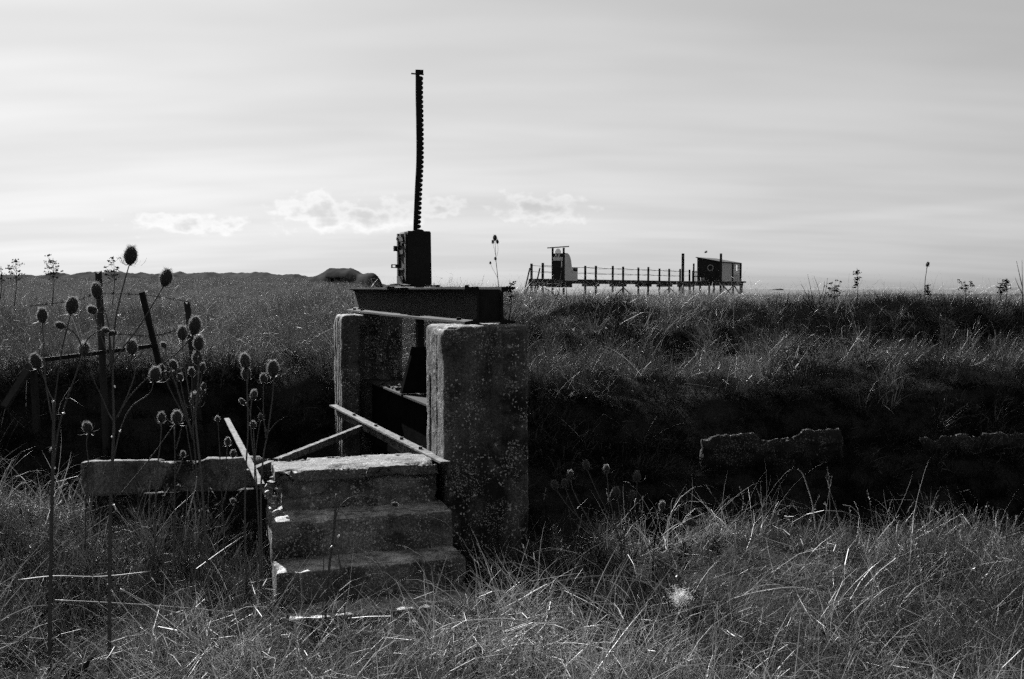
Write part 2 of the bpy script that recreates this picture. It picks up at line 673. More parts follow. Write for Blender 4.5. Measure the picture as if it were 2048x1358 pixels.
def build_water():
    m, T, b = new_mat('sea_water')
    b.inputs['Base Color'].default_value = grey(0.05)
    b.inputs['Roughness'].default_value = 0.35
    b.inputs['Specular IOR Level'].default_value = 0.3
    geo = T.n('ShaderNodeNewGeometry')
    bump = T.n('ShaderNodeBump')
    bump.inputs['Strength'].default_value = 0.4
    T.l(T.noise(geo.outputs['Position'], 0.6, 4, 0.6), bump.inputs['Height'])
    T.l(bump.outputs[0], b.inputs['Normal'])
    mb = MB()
    mb.add([(-9000, 120, -2.5), (9000, 120, -2.5), (9000, 15000, -2.5), (-9000, 15000, -2.5)], [(0, 1, 2, 3)])
    tag(mb.build('sea', m), 'pale calm sea in a thin strip under the horizon', 'sea', kind='structure')
    m2, T, b = new_mat('ditch_water')
    b.inputs['Base Color'].default_value = grey(0.012)
    b.inputs['Roughness'].default_value = 0.12
    mb = MB()
    mb.add([SB(-9, 0.0, -0.98), SB(16, 0.0, -0.98), SB(16, 3.4, -0.98), SB(-9, 3.4, -0.98)], [(0, 1, 2, 3)])
    tag(mb.build('ditch_water', m2), 'black still water at the bottom of the ditch', 'water', kind='structure')


build_water()


def build_hills():
    m, T, b = new_mat('dune_scrub')
    geo = T.n('ShaderNodeNewGeometry')
    n1 = T.noise(geo.outputs['Position'], 0.35, 7, 0.65)
    T.l(ramp(T, n1, [(0.3, 0.015), (0.7, 0.05)]), b.inputs['Base Color'])
    b.inputs['Roughness'].default_value = 1.0
    b.inputs['Specular IOR Level'].default_value = 0.0
    # ridge of low dunes at the left
    prof = [(-500, 552), (0, 550), (40, 551), (95, 551), (108, 547), (128, 546), (140, 549), (160, 546), (205, 543), (250, 545), (300, 547), (330, 549),
            (360, 545), (400, 544), (440, 546), (500, 545), (512, 543), (540, 546), (560, 549), (640, 552), (700, 556), (760, 566), (800, 578)]
    D = 175.0
    xs = np.linspace((-500 - 1024) / FPX * D, (800 - 1024) / FPX * D, 330)
    px = xs / D * FPX + 1024
    top = EYE + (578 - np.interp(px, [p[0] for p in prof], [p[1] for p in prof])) / FPX * D
    top += (fbm(xs * 0.6, xs * 0 + 1, 31) - 0.5) * 0.6 + (fbm(xs * 2.3, xs * 0 + 1, 37) - 0.5) * 0.3
    rows = [(-16, 0.0), (-11, 0.35), (-6, 0.72), (-2, 0.95), (0, 1.0), (4, 0.9), (12, 0.4), (22, 0.0)]
    vs, fs = [], []
    for dy, k in rows:
        for i, x in enumerate(xs):
            jz = (fbm(np.array([x * 0.4]), np.array([dy * 0.4]), 41)[0] - 0.5) * 1.0 * (1 if 0 < k < 1 else 0)
            vs.append((x, D + dy, 0.6 + (top[i] - 0.6) * k + jz * 0.6))
    n = len(xs)
    for r in range(len(rows) - 1):
        for i in range(n - 1):
            fs.append((r * n + i, r * n + i + 1, (r + 1) * n + i + 1, (r + 1) * n + i))
    mb = MB()
    mb.add(vs, fs)
    tag(mb.build('dune_ridge', m, smooth=True), 'long low dark dune ridge along the left horizon', 'dunes', kind='structure')
    # mound nearer by, left of the gear box
    D = 105.0
    mb = MB()
    nu, nv = 60, 24
    x0, x1 = (600 - 1024) / FPX * D, (760 - 1024) / FPX * D
    prof = [(600, 572), (630, 553), (650, 546), (664, 537), (680, 537.5), (704, 537), (714, 542), (722, 547.5), (735, 546), (745, 546.5), (753, 552), (758, 564), (761, 575)]
    vs, fs = [], []
    for j in range(nv + 1):
        v = j / nv * 2 - 1
        k = max(0.0, 1 - abs(v) ** 2.6)
        for i in range(nu + 1):
            x = x0 + (x1 - x0) * i / nu
            h = EYE + (578 - np.interp(x / D * FPX + 1024, [p[0] for p in prof], [p[1] for p in prof])) / FPX * D
            q = mnoise.fractal(Vector((x * 0.8, v * 4, 0)), 1.0, 2.0, 4) * 0.15
            vs.append((x, D + v * 6, 0.4 + (h - 0.4) * k + q * k))
    for j in range(nv):
        for i in range(nu):
            a = j * (nu + 1) + i
            fs.append((a, a + 1, a + nu + 2, a + nu + 1))
    mb.add(vs, fs)
    tag(mb.build('dune_mound', m, smooth=True), 'scrubby mound rising left of the rusty gear box', 'mound', kind='structure')
    # bunker front in the mound
    t = thing('concrete_bunker', 'small pale concrete bunker front set in the scrubby mound', 'bunker', P(680, 566, 98))
    q = MB()
    q.box((0, 0, 0), (1, 1, 1))
    c = P(674, 563, 97.5)
    MB().box(c + Vector((0, 1.2, 0)), (0.28, 1.0, 0.42)).build('wall', M_WALL, t)
    MB().box(P(672, 554.6, 97.5) + Vector((0, 1.2, 0)), (1.0, 1.3, 0.07)).build('roof_slab', M_WALL, t)
    MB().box(P(657, 563, 97.5) + Vector((0, 1.3, 0)), (0.15, 0.9, 0.42)).build('wall', M_WALL, t)
    # coast across the bay
    m2, T, b = new_mat('far_sand_and_scrub')
    geo = T.n('ShaderNodeNewGeometry')
    T.l(ramp(T, T.noise(geo.outputs['Position'], 0.01, 5, 0.6), [(0.3, 0.05), (0.7, 0.11)]), b.inputs['Base Color'])
    b.inputs['Roughness'].default_value = 1.0
    mb = MB()
    D = 3800.0
    pts = [(1560, 580), (1640, 579.5), (1740, 579), (1760, 578), (1800, 578), (1850, 578.5), (1900, 579), (1935, 577), (1960, 576), (2000, 575.5), (2060, 576), (2160, 575), (2400, 577), (2700, 580)]
    vs, fs = [], []
    xs = np.linspace((1560 - 1024) / FPX * D, (2700 - 1024) / FPX * D, 120)
    for x in xs:
        h = EYE + (578 - np.interp(x / D * FPX + 1024, [p[0] for p in pts], [p[1] for p in pts])) / FPX * D + 5.0
        h += (mnoise.noise(Vector((x * 0.02, 0, 0)))) * 1.5
        h = max(h, -2.4)
        vs += [(x, D - 60, -3), (x, D - 30, h * 0.7), (x, D, h), (x, D + 200, -3)]
    for i in range(len(xs) - 1):
        for k in range(3):
            fs.append((i * 4 + k, i * 4 + 4 + k, i * 4 + 5 + k, i * 4 + 1 + k))
    mb.add(vs, fs)
    tag(mb.build('far_coast', m2, smooth=True), 'faint low coast across the water at the right horizon', 'coast', kind='structure')


build_hills()


# ------------------------------------------------------------------ rough concrete blocks
def rough_block(org, ax, dims, res=0.02, rnd=0.02, amp=0.004, chip=0.0, chip_scale=5.0, carve=None, seed=0.0):
    """box from org along unit axes ax with sizes dims: rounded, uneven, chipped along its edges"""
    n = [max(2, int(round(d / res))) for d in dims]
    idx, vs, fs = {}, [], []

    def vid(i, j, k):
        key = (i, j, k)
        if key not in idx:
            idx[key] = len(vs)
            vs.append(Vector((dims[0] * i / n[0], dims[1] * j / n[1], dims[2] * k / n[2])))
        return idx[key]
    for a in range(3):
        u, w = (a + 1) % 3, (a + 2) % 3
        for side in (0, n[a]):
            for i in range(n[u]):
                for j in range(n[w]):
                    q = []
                    for di, dj in ((0, 0), (1, 0), (1, 1), (0, 1)):
                        t = [0, 0, 0]
                        t[a], t[u], t[w] = side, i + di, j + dj
                        q.append(vid(*t))
                    fs.append(tuple(q if side else q[::-1]))
    out = []
    for p in vs:
        c = Vector([min(max(p[i], rnd), dims[i] - rnd) for i in range(3)])
        d = p - c
        ne = sum(1 for i in range(3) if min(p[i], dims[i] - p[i]) < rnd * 0.999)
        nn = d.normalized() if d.length > 1e-9 else Vector((0, 0, 1))
        q = c + nn * rnd
        q3 = q + Vector((seed, seed * 0.7, seed * 1.3))
        disp = mnoise.fractal(q3 * 9.0, 1.0, 2.0, 4) * amp
        if chip:
            edge = sorted(min(p[i], dims[i] - p[i]) for i in range(3))[1]
            w = max(0.0, 1 - edge / (chip * 2.2))
            cn = mnoise.fractal(q3 * chip_scale, 1.0, 2.0, 4)
            disp -= chip * w * max(0.0, cn + 0.05) * 1.6
        q = q + nn * disp
        if carve:
            q = carve(q)
        out.append(org + ax[0] * q.x + ax[1] * q.y + ax[2] * q.z)
    return MB().add(out, fs)


def lump(c, r):
    bm = bmesh.new()
    bmesh.ops.create_icosphere(bm, subdivisions=1, radius=r)
    vs = [c + v.co + Vector((random.uniform(-1, 1), random.uniform(-1, 1), random.uniform(-1, 1))) * r * 0.35 for v in bm.verts]
    fs = [tuple(v.index for v in f.verts) for f in bm.faces]
    bm.free()
    return MB().add(vs, fs)


S3, B3, Z3 = Vector((ES.x, ES.y, 0)), Vector((EB.x, EB.y, 0)), Vector((0, 0, 1))
PTOP = 1.432


def near_pier():
    W, D, Hh = 0.538, 0.445, 2.4

    def carve(q):
        # board joint and groove on the channel-side face
        if q.x < 0.06 and q.z < Hh - 0.05:
            for c0, w, d in ((0.325, 0.010, 0.018), (0.17, 0.006, 0.006), (0.25, 0.005, 0.004)):
                if abs(q.y - c0) < w and (c0 != 0.325 or q.z < Hh - 0.33):
                    q = Vector((q.x + d, q.y, q.z))
        # broken corner near the top of the front edge
        cx = (q - Vector((0.0, 0.0, Hh - 0.11))).length
        if cx < 0.09:
            k = 1 - cx / 0.09
            q = q + Vector((0.5, 0.9, 0)).normalized() * 0.05 * k * (0.6 + mnoise.noise(q * 40))
        return q
    mb = rough_block(SB(0, 0, PTOP - Hh), (S3, B3, Z3), (W, D, Hh), 0.0145, 0.038, 0.005, 0.022, 5, carve, 3.1)
    o = mb.build('sluice_pier', M_PIER, smooth=True)
    tag(o, 'near concrete sluice pier, lichen spotted, right beside the steps', 'concrete pier')


def far_pier():
    W, D, Hh = 0.56, 0.46, 2.4

    def carve(q):
        if q.x < 0.06 and q.z < Hh - 0.06:
            for c0, w, d in ((0.10, 0.009, 0.02), (0.2, 0.008, 0.012), (0.3, 0.008, 0.015)):
                if abs(q.y - c0) < w:
                    q = Vector((q.x + d, q.y, q.z))
        # slot for the gate in the face towards the opening
        if q.y < 0.06 and 0.17 < q.x < 0.31 and q.z < Hh - 0.1:
            q = Vector((q.x, q.y + 0.10, q.z))
        return q
    mb = rough_block(SB(-0.01, 3.19, PTOP - Hh - 0.012), (S3, B3, Z3), (W, D, Hh), 0.0175, 0.04, 0.006, 0.035, 5, carve, 8.3)
    o = mb.build('sluice_pier', M_PIER, smooth=True)
    tag(o, 'far concrete sluice pier under the left end of the beam', 'concrete pier')


near_pier()
far_pier()


# ------------------------------------------------------------------ gantry beam: two channels back to back
def gantry_beam():
    t = thing('gantry_beam', 'rusty double channel steel beam lying across both concrete piers', 'steel beam', SB(0.345, 2.1, PTOP))
    z0, hgt, fl, th = PTOP + 0.004, 0.228, 0.092, 0.014
    b0, b1 = 0.2, 4.0
    for web, out in ((0.278, -1), (0.424, 1)):
        prof = [(0, 0), (0, hgt), (fl, hgt), (fl, hgt - th), (0.04, hgt - th - 0.008), (0.014, hgt - th - 0.024),
                (0.014, th + 0.024), (0.04, th + 0.008), (fl, th), (fl, 0.0)]
        mb = MB()
        N = 30
        vs, fs = [], []
        for i in range(N + 1):
            b = b0 + (b1 - b0) * i / N
            for (u, v) in prof:
                wob = mnoise.noise(Vector((b * 2.2, u * 9, v * 5 + out))) * 0.0025
                tw = 0.006 * mnoise.noise(Vector((b * 1.1, 3.0, out * 2.0))) if u > 0.05 else 0
                vs.append(SB(web + out * (u + wob), b, z0 + v + tw + (-0.002 * math.sin(math.pi * i / N))))
        n = len(prof)
        for i in range(N):
            for k in range(n):
                k2 = (k + 1) % n
                fs.append((i * n + k, i * n + k2, (i + 1) * n + k2, (i + 1) * n + k))
        fs.append(tuple(range(n)))
        fs.append(tuple(N * n + k for k in range(n - 1, -1, -1)))
        mb.add(vs, fs)
        mb.build('channel', M_RUST, t)
    # plate closing the near end between the webs, and spacers
    for b in (0.225, 1.2, 3.0, 3.97):
        MB().box(SB(0.351, b, z0 + hgt / 2 - 0.004), (0.071, 0.006, hgt / 2 - 0.012), (S3, B3, Z3)).build('spacer_plate', M_RUST, t)
    # bolts and rivet heads
    for (s, b) in ((0.215, 0.42), (0.21, 3.72), (0.215, 3.4), (0.48, 0.42)):
        mb = MB()
        mb.tube([SB(s, b, z0 + th - 0.002), SB(s, b, z0 + th + 0.02)], 0.016, 6)
        mb.build('bolt', M_IRON, t)
    for (s, b) in ((0.23, 0.95), (0.47, 1.05)):
        mb = MB()
        mb.tube([SB(s, b, z0 + hgt - 0.005), SB(s, b, z0 + hgt + 0.014)], 0.016, 6)
        mb.build('bolt', M_IRON, t)
    # seat plates on the piers
    return z0 + hgt


BTOP = gantry_beam()


# ------------------------------------------------------------------ gear box on the beam
def gear_box():
    s0, s1, b0, b1 = 0.208, 0.398, 1.70, 1.98
    z0 = BTOP + 0.016
    z1 = z0 + 0.408
    t = thing('gear_box', 'dark iron gear box standing on the beam with the rack passing through', 'gear box', SB((s0 + s1) / 2, (b0 + b1) / 2, BTOP))
    ax = (S3, B3, Z3)

    def bx(name, sa, sb_, ba, bb_, za, zb, mat=M_IRON):
        return MB().box(SB((sa + sb_) / 2, (ba + bb_) / 2, (za + zb) / 2), (abs(sb_ - sa) / 2, abs(bb_ - ba) / 2, abs(zb - za) / 2), ax).build(name, mat, t)
    # casing: tapered a little towards the top
    vs = []
    for z, k in ((z0, 0.0), (z1 - 0.012, 0.004), (z1, 0.010)):
        for (s, b) in ((s0, b0), (s1, b0), (s1, b1), (s0, b1)):
            cs, cb = (s0 + s1) / 2, (b0 + b1) / 2
            sg = 1 if s < cs else -1
            vs.append(SB(s + sg * k, b + (k if b < cb else -k), z))
    fs = [(3, 2, 1, 0), (8, 9, 10, 11)]
    for r in range(2):
        for i in range(4):
            j = (i + 1) % 4
            fs.append((r * 4 + i, r * 4 + j, r * 4 + 4 + j, r * 4 + 4 + i))
    MB().add(vs, fs).build('casing', M_IRON, t)
    bx('base_plate', s0 - 0.06, s1 + 0.05, b0 - 0.035, b1 + 0.05, BTOP + 0.003, z0 - 0.001)
    # cover plate on the left side with ribs, lugs and bosses
    bx('cover_rim', s0 - 0.012, s0 - 0.001, b0 + 0.004, b0 + 0.05, z0 + 0.02, z1 - 0.01)
    bx('cover_rim', s0 - 0.012, s0 - 0.001, b1 - 0.04, b1 - 0.004, z0 + 0.02, z1 - 0.01)
    bx('rib', s0 - 0.02, s0 - 0.001, b0 + 0.055, b1 - 0.045, z0 + 0.235, z0 + 0.265)
    bx('rib', s0 - 0.018, s0 - 0.001, b0 + 0.055, b1 - 0.045, z0 + 0.115, z0 + 0.13)
    bx('rib', s0 - 0.018, s0 - 0.001, b0 + 0.055, b1 - 0.045, z1 - 0.075, z1 - 0.03)
    bx('rib', s0 - 0.024, s0 - 0.001, b0 + 0.055, b1 - 0.045, z0 + 0.012, z0 + 0.07)
    bx('lug', s0 - 0.05, s0 - 0.021, b1 - 0.07, b1 - 0.045, z0 + 0.262, z0 + 0.302)
    # ring lug with a hole, sticking out to the left
    lug = MB()
    for (u0, u1, w0, w1) in ((0.0, 0.052, 0.0, 0.006), (0.0, 0.052, 0.022, 0.028), (0.044, 0.052, 0.006, 0.022), (0.0, 0.02, 0.006, 0.022)):
        lug.box(SB(s0 - 0.018 - (u0 + u1) / 2, b1 - 0.06, z0 + 0.132 + (w0 + w1) / 2), ((u1 - u0) / 2, 0.008, (w1 - w0) / 2), ax)
    lug.build('eye_lug', M_IRON, t)
    for (b, z) in ((b0 + 0.075, z0 + 0.31), (b0 + 0.09, z1 - 0.03), (b1 - 0.06, z1 - 0.05)):
        mb = MB()
        mb.tube([SB(s0, b, z), SB(s0 - 0.028, b, z)], 0.013, 8)
        mb.build('boss', M_IRON, t)
    # collar where the rack leaves the lid
    mb = MB()
    mb.tube([SB(0.335, 1.855, z1 - 0.006), SB(0.335, 1.855, z1 + 0.012), SB(0.335, 1.855, z1 + 0.02)], [0.05, 0.045, 0.03], 14)
    mb.build('collar', M_IRON, t)
    # loose bent sheet under the box
    sh = thing('bent_sheet', 'bent rusty sheet of metal slipped under the gear box', 'metal sheet', SB(0.22, 2.0, BTOP))
    mb = MB()
    pts = [(2.28, 0.002), (2.18, 0.008), (2.08, 0.026), (1.95, 0.03), (1.78, 0.031), (1.62, 0.018)]
    vs, fs = [], []
    for (b, dz) in pts:
        for s in (0.165, 0.23):
            vs += [SB(s, b, BTOP + dz - 0.008), SB(s, b, BTOP + dz - 0.004 + 0.002)]
    for i in range(len(pts) - 1):
        a, c = i * 4, i * 4 + 4
        fs += [(a, a + 2, c + 2, c), (a + 1, c + 1, c + 3, a + 3), (a, c, c + 1, a + 1), (a + 2, a + 3, c + 3, c + 2)]
    fs += [(0, 1, 3, 2), (len(vs) - 4, len(vs) - 2, len(vs) - 1, len(vs) - 3)]
    mb.add(vs, fs).build('plate', M_RUST, sh)
    return z1


BOXTOP = gear_box()


# ------------------------------------------------------------------ gate with its toothed lifting rack
def sluice_gate():
    t = thing('sluice_gate', 'dark steel sluice gate between the piers with its tall toothed lifting rack', 'sluice gate', SB(0.25, 1.85, -0.9))
    ax = (S3, B3, Z3)
    # centre line of the rack seen from the camera: slightly bowed
    ctr = [(833.5, 470), (833.5, 455), (836.5, 380), (839, 330), (839.5, 290), (838.8, 230), (838, 190), (838, 146)]
    Yr = 7.53
    base = SB(0.335, 1.855, 0)
    Yr = base.y
    path = [P(px, py, Yr) for px, py in ctr]
    path = catmull(path, 8)
    hx = Vector((0.985, 0.17, 0)).normalized()     # teeth side
    hy = Vector((-0.17, 0.985, 0)).normalized()
    # smooth bar
    mb = MB()
    vs, fs = [], []
    prof = [(-0.026, -0.02), (0.004, -0.02), (0.004, 0.02), (-0.026, 0.02)]
    for p in path:
        for u, v in prof:
            vs.append(p + hx * u + hy * v)
    n = 4
    for i in range(len(path) - 1):
        for k in range(n):
            fs.append((i * n + k, i * n + (k + 1) % n, (i + 1) * n + (k + 1) % n, (i + 1) * n + k))
    fs += [(3, 2, 1, 0), tuple((len(path) - 1) * n + k for k in range(n))]
    mb.add(vs, fs).build('rack_bar', M_RUST, t)
    # teeth
    L = [0.0]
    for a, b in zip(path, path[1:]):
        L.append(L[-1] + (b - a).length)
    total = L[-1]
    pitch = 0.0352
    k = 0
    q = 0.03
    tooth_me = None
    while q < total - 0.03:
        i = max(j for j in range(len(L)) if L[j] <= q)
        f = (q - L[i]) / max(1e-6, L[min(i + 1, len(L) - 1)] - L[i])
        p = path[i].lerp(path[min(i + 1, len(path) - 1)], f)
        if tooth_me is None:
            tm = MB()
            pr = [(0.002, -0.0165), (0.021, -0.014), (0.0305, -0.006), (0.0305, 0.006), (0.021, 0.014), (0.002, 0.0165)]
            tm.prism(pr, -0.021, 0.021, lambda u, v, w: hx * u + Vector((0, 0, 1)) * v + hy * w)
            tooth_me = tm.mesh('tooth')
            tooth_me.materials.append(M_RUST)
        o = bpy.data.objects.new('tooth', tooth_me)
        C.objects.link(o)
        o.parent = t
        o.location = p - Vector(t.location)
        q += pitch
    # cap and cross pin at the top
    top = path[-1]
    MB().box(top + hx * 0.002 + Vector((0, 0, 0.008)), (0.03, 0.024, 0.012), (hx, hy, Z3)).build('cap', M_RUST, t)
    mb = MB()
    mb.tube([top + hx * -0.06 + Vector((0, 0, -0.006)), top + hx * 0.036 + Vector((0, 0, -0.010))], 0.006, 6)
    mb.build('cross_pin', M_RUST, t)
    # lower shank below the beam
    p0 = SB(0.335, 1.855, PTOP + 0.23)
    mb = MB()
    mb.box(SB(0.345, 1.855, 1.35), (0.026, 0.03, 0.33), ax)
    mb.build('shank', M_RUST, t)
    # tapering bracket plates
    zb, zt = 0.845, 1.20
    for b in (1.855,):
        mb = MB()
        poly = [(0.19, zb), (0.50, zb), (0.41, zt - 0.06), (0.40, zt), (0.285, zt), (0.27, zt - 0.06)]
        mb.prism(poly, b - 0.034, b + 0.034, lambda u, v, w: SB(u, w, v))
        mb.build('bracket', M_GATE, t)
    # gate leaf: plate with channel frame
    g0, g1 = 0.50, 3.24
    MB().box(SB(0.275, (g0 + g1) / 2, -0.1), (0.008, (g1 - g0) / 2, 0.92), ax).build('plate', M_GATE, t)
    MB().box(SB(0.258, (g0 + g1) / 2, 0.831), (0.062, (g1 - g0) / 2 - 0.002, 0.007), ax).build('top_angle', M_RUST, t)
    for z in (0.35, -0.2):
        MB().box(SB(0.232, (g0 + g1) / 2, z), (0.034, (g1 - g0) / 2 - 0.01, 0.03), ax).build('stiffener', M_GATE, t)
    # wide ledge behind
    MB().box(SB(0.40, (g0 + g1) / 2, 0.826), (0.08, (g1 - g0) / 2 - 0.004, 0.006), ax).build('ledge', M_RUST, t)
    # clods of dirt and moss on the ledge
    d = thing('dirt_clods', 'small dark clods of dirt lying on the gate top beside the bracket', 'dirt', SB(0.24, 2.3, 0.84))
    for k in range(14):
        r = random.uniform(0.008, 0.022)
        lump(SB(random.uniform(0.215, 0.31), random.uniform(1.95, 2.75), 0.838 + r * 0.7), r).build('clod', M_HEAD, d)


sluice_gate()


# ------------------------------------------------------------------ steps
TH = R(17.0)
T3 = Vector((math.cos(TH), math.sin(TH), 0))
N3 = Vector((-math.sin(TH), math.cos(TH), 0))
ST0 = Vector((-1.335, 5.50, 0))


def STP(s, b, z):
    return ST0 + T3 * s + N3 * b + Vector((0, 0, z))


def steps():
    t = thing('concrete_steps', 'worn concrete steps with broken edges leading up to the near pier', 'steps', STP(0.5, 0, -0.1))
    ax = (T3, N3, Z3)

    def crack(q):
        # slanting crack through the upper riser
        if q.y < 0.05:
            for (x0, z0, x1, z1, w) in ((0.02, 0.075, 0.22, 0.085, 0.008), (0.22, 0.085, 0.30, 0.16, 0.008), (0.30, 0.155, 0.55, 0.172, 0.012),
                                        (0.55, 0.172, 0.9, 0.18, 0.010)):
                dx, dz = x1 - x0, z1 - z0
                L2 = dx * dx + dz * dz
                u = ((q.x - x0) * dx + (q.z - z0) * dz) / L2
                if 0 <= u <= 1:
                    zc = z0 + dz * u + 0.012 * mnoise.noise(Vector((q.x * 22, 0, 5)))
                    xc = x0 + dx * u
                    dist = math.hypot(q.x - xc, q.z - zc) if abs(dx) < 0.15 else abs(q.z - zc)
                    if dist < w:
                        q = Vector((q.x, q.y + 0.022, q.z))
        return q
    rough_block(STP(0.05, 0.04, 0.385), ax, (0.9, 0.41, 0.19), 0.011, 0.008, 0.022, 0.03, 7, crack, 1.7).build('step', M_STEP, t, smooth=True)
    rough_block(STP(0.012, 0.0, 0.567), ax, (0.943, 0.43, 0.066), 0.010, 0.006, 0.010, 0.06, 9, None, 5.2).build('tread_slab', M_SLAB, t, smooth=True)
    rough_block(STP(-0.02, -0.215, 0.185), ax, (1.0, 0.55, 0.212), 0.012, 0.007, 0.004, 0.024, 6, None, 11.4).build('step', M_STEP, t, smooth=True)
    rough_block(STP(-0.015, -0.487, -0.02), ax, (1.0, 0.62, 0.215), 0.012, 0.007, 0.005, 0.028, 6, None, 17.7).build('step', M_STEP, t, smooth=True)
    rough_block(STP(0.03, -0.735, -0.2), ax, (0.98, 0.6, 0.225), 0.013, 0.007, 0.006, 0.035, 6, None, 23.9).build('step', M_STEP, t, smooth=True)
    # crumbled lumps of concrete on the left flank
    for k in range(14):
        r = random.uniform(0.012, 0.035)
        c = STP(random.uniform(-0.01, 0.045), random.uniform(0.02, 0.35), random.uniform(0.41, 0.56))
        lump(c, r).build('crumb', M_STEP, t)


steps()


# ------------------------------------------------------------------ channel walls
def walls():
    # coping left of the steps
    a, c = Vector((-1.38, 6.02, 0)), Vector((-2.55, 5.83, 0))
    d = (a - c).normalized()
    nrm = Vector((-d.y, d.x, 0))
    t = thing('retaining_wall', 'low pale concrete wall with dark patches behind the teasels, left of the steps', 'wall', c + Vector((0, 0, 0.3)))
    L = (a - c).length
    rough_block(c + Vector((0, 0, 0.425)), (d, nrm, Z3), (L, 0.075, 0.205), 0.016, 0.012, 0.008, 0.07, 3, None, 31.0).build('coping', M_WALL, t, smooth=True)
    rough_block(c + nrm * 0.06 + Vector((0, 0, -0.6)), (d, nrm, Z3), (L, 0.07, 1.023), 0.03, 0.012, 0.012, 0.02, 5, None, 37.0).build('wall_face', M_WALLD, t, smooth=True)  # recess shade under the coping put into the colour
    # broken far channel wall, right; shade put into its colour and sloped top
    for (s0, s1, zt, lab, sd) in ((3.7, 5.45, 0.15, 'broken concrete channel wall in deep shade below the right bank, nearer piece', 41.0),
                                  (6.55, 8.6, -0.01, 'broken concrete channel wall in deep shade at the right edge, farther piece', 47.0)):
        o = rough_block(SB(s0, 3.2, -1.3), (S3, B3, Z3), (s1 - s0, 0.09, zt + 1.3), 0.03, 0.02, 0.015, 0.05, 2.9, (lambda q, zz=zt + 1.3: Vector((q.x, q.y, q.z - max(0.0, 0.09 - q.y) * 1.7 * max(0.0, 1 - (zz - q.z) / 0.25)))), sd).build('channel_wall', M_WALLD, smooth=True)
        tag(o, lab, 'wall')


walls()


# ------------------------------------------------------------------ footbridge frame without its deck
def bridge_frame():
    z = 0.632
    t = thing('footbridge_frame', 'bare footbridge frame of flaking steel angles behind the top step', 'bridge frame', SB(-0.5, 1.5, z))

    def angle(a, b, wf, leg, th, name, inward):
        a, b = Vector(a), Vector(b)
        d = (b - a).normalized()
        side = d.cross(Z3).normalized() * inward
        mb = MB()
        N = 36
        prof = [(0, 0), (wf, 0), (wf, -th), (th, -th), (th, -leg), (0, -leg)]
        vs, fs = [], []
        for i in range(N + 1):
            p = a.lerp(b, i / N)
            for u, v in prof:
                w = mnoise.noise(Vector((i * 0.9, u * 30, v * 30))) * 0.0035
                vs.append(p + side * (u + w) + Z3 * (v + w))
        n = 6
        for i in range(N):
            for k in range(n):
                k2 = (k + 1) % n
                fs.append((i * n + k, i * n + k2, (i + 1) * n + k2, (i + 1) * n + k))
        fs += [tuple(range(n)), tuple(N * n + k for k in range(n - 1, -1, -1))]
        mb.add(vs, fs)
        return mb.build(name, M_FLAKE, t)
    A0, A1 = P(889, 923, 5.80), P(664, 809, 8.62)
    C0, C1 = P(517, 968, 5.16), P(450, 836, 7.85)
    B0, B1 = P(726, 846, 7.55), P(500, 934, 5.72)
    angle(A0 + Vector((0.035, 0.01, 0)), A1 + Vector((0.035, 0.01, 0)), 0.062, 0.09, 0.012, 'stringer', -1)
    angle(C0 + Vector((0.03, 0.01, 0)), C1 + Vector((0.03, 0.01, 0)), 0.038, 0.05, 0.009, 'stringer', -1)
    angle(B0 - Z3 * 0.018, B1 - Z3 * 0.018, 0.036, 0.045, 0.007, 'cross_brace', 1)
    d = (A1 - A0).normalized()
    for f in (0.16, 0.30, 0.52, 0.74):
        p = A0.lerp(A1, f)
        mb = MB()
        sd_ = d.cross(Z3).normalized()
        mb.tube([p + sd_ * 0.005 - Z3 * 0.004, p + sd_ * 0.005 + Z3 * 0.016], 0.013, 6)
        mb.build('bolt', M_FLAKE, t)


bridge_frame()


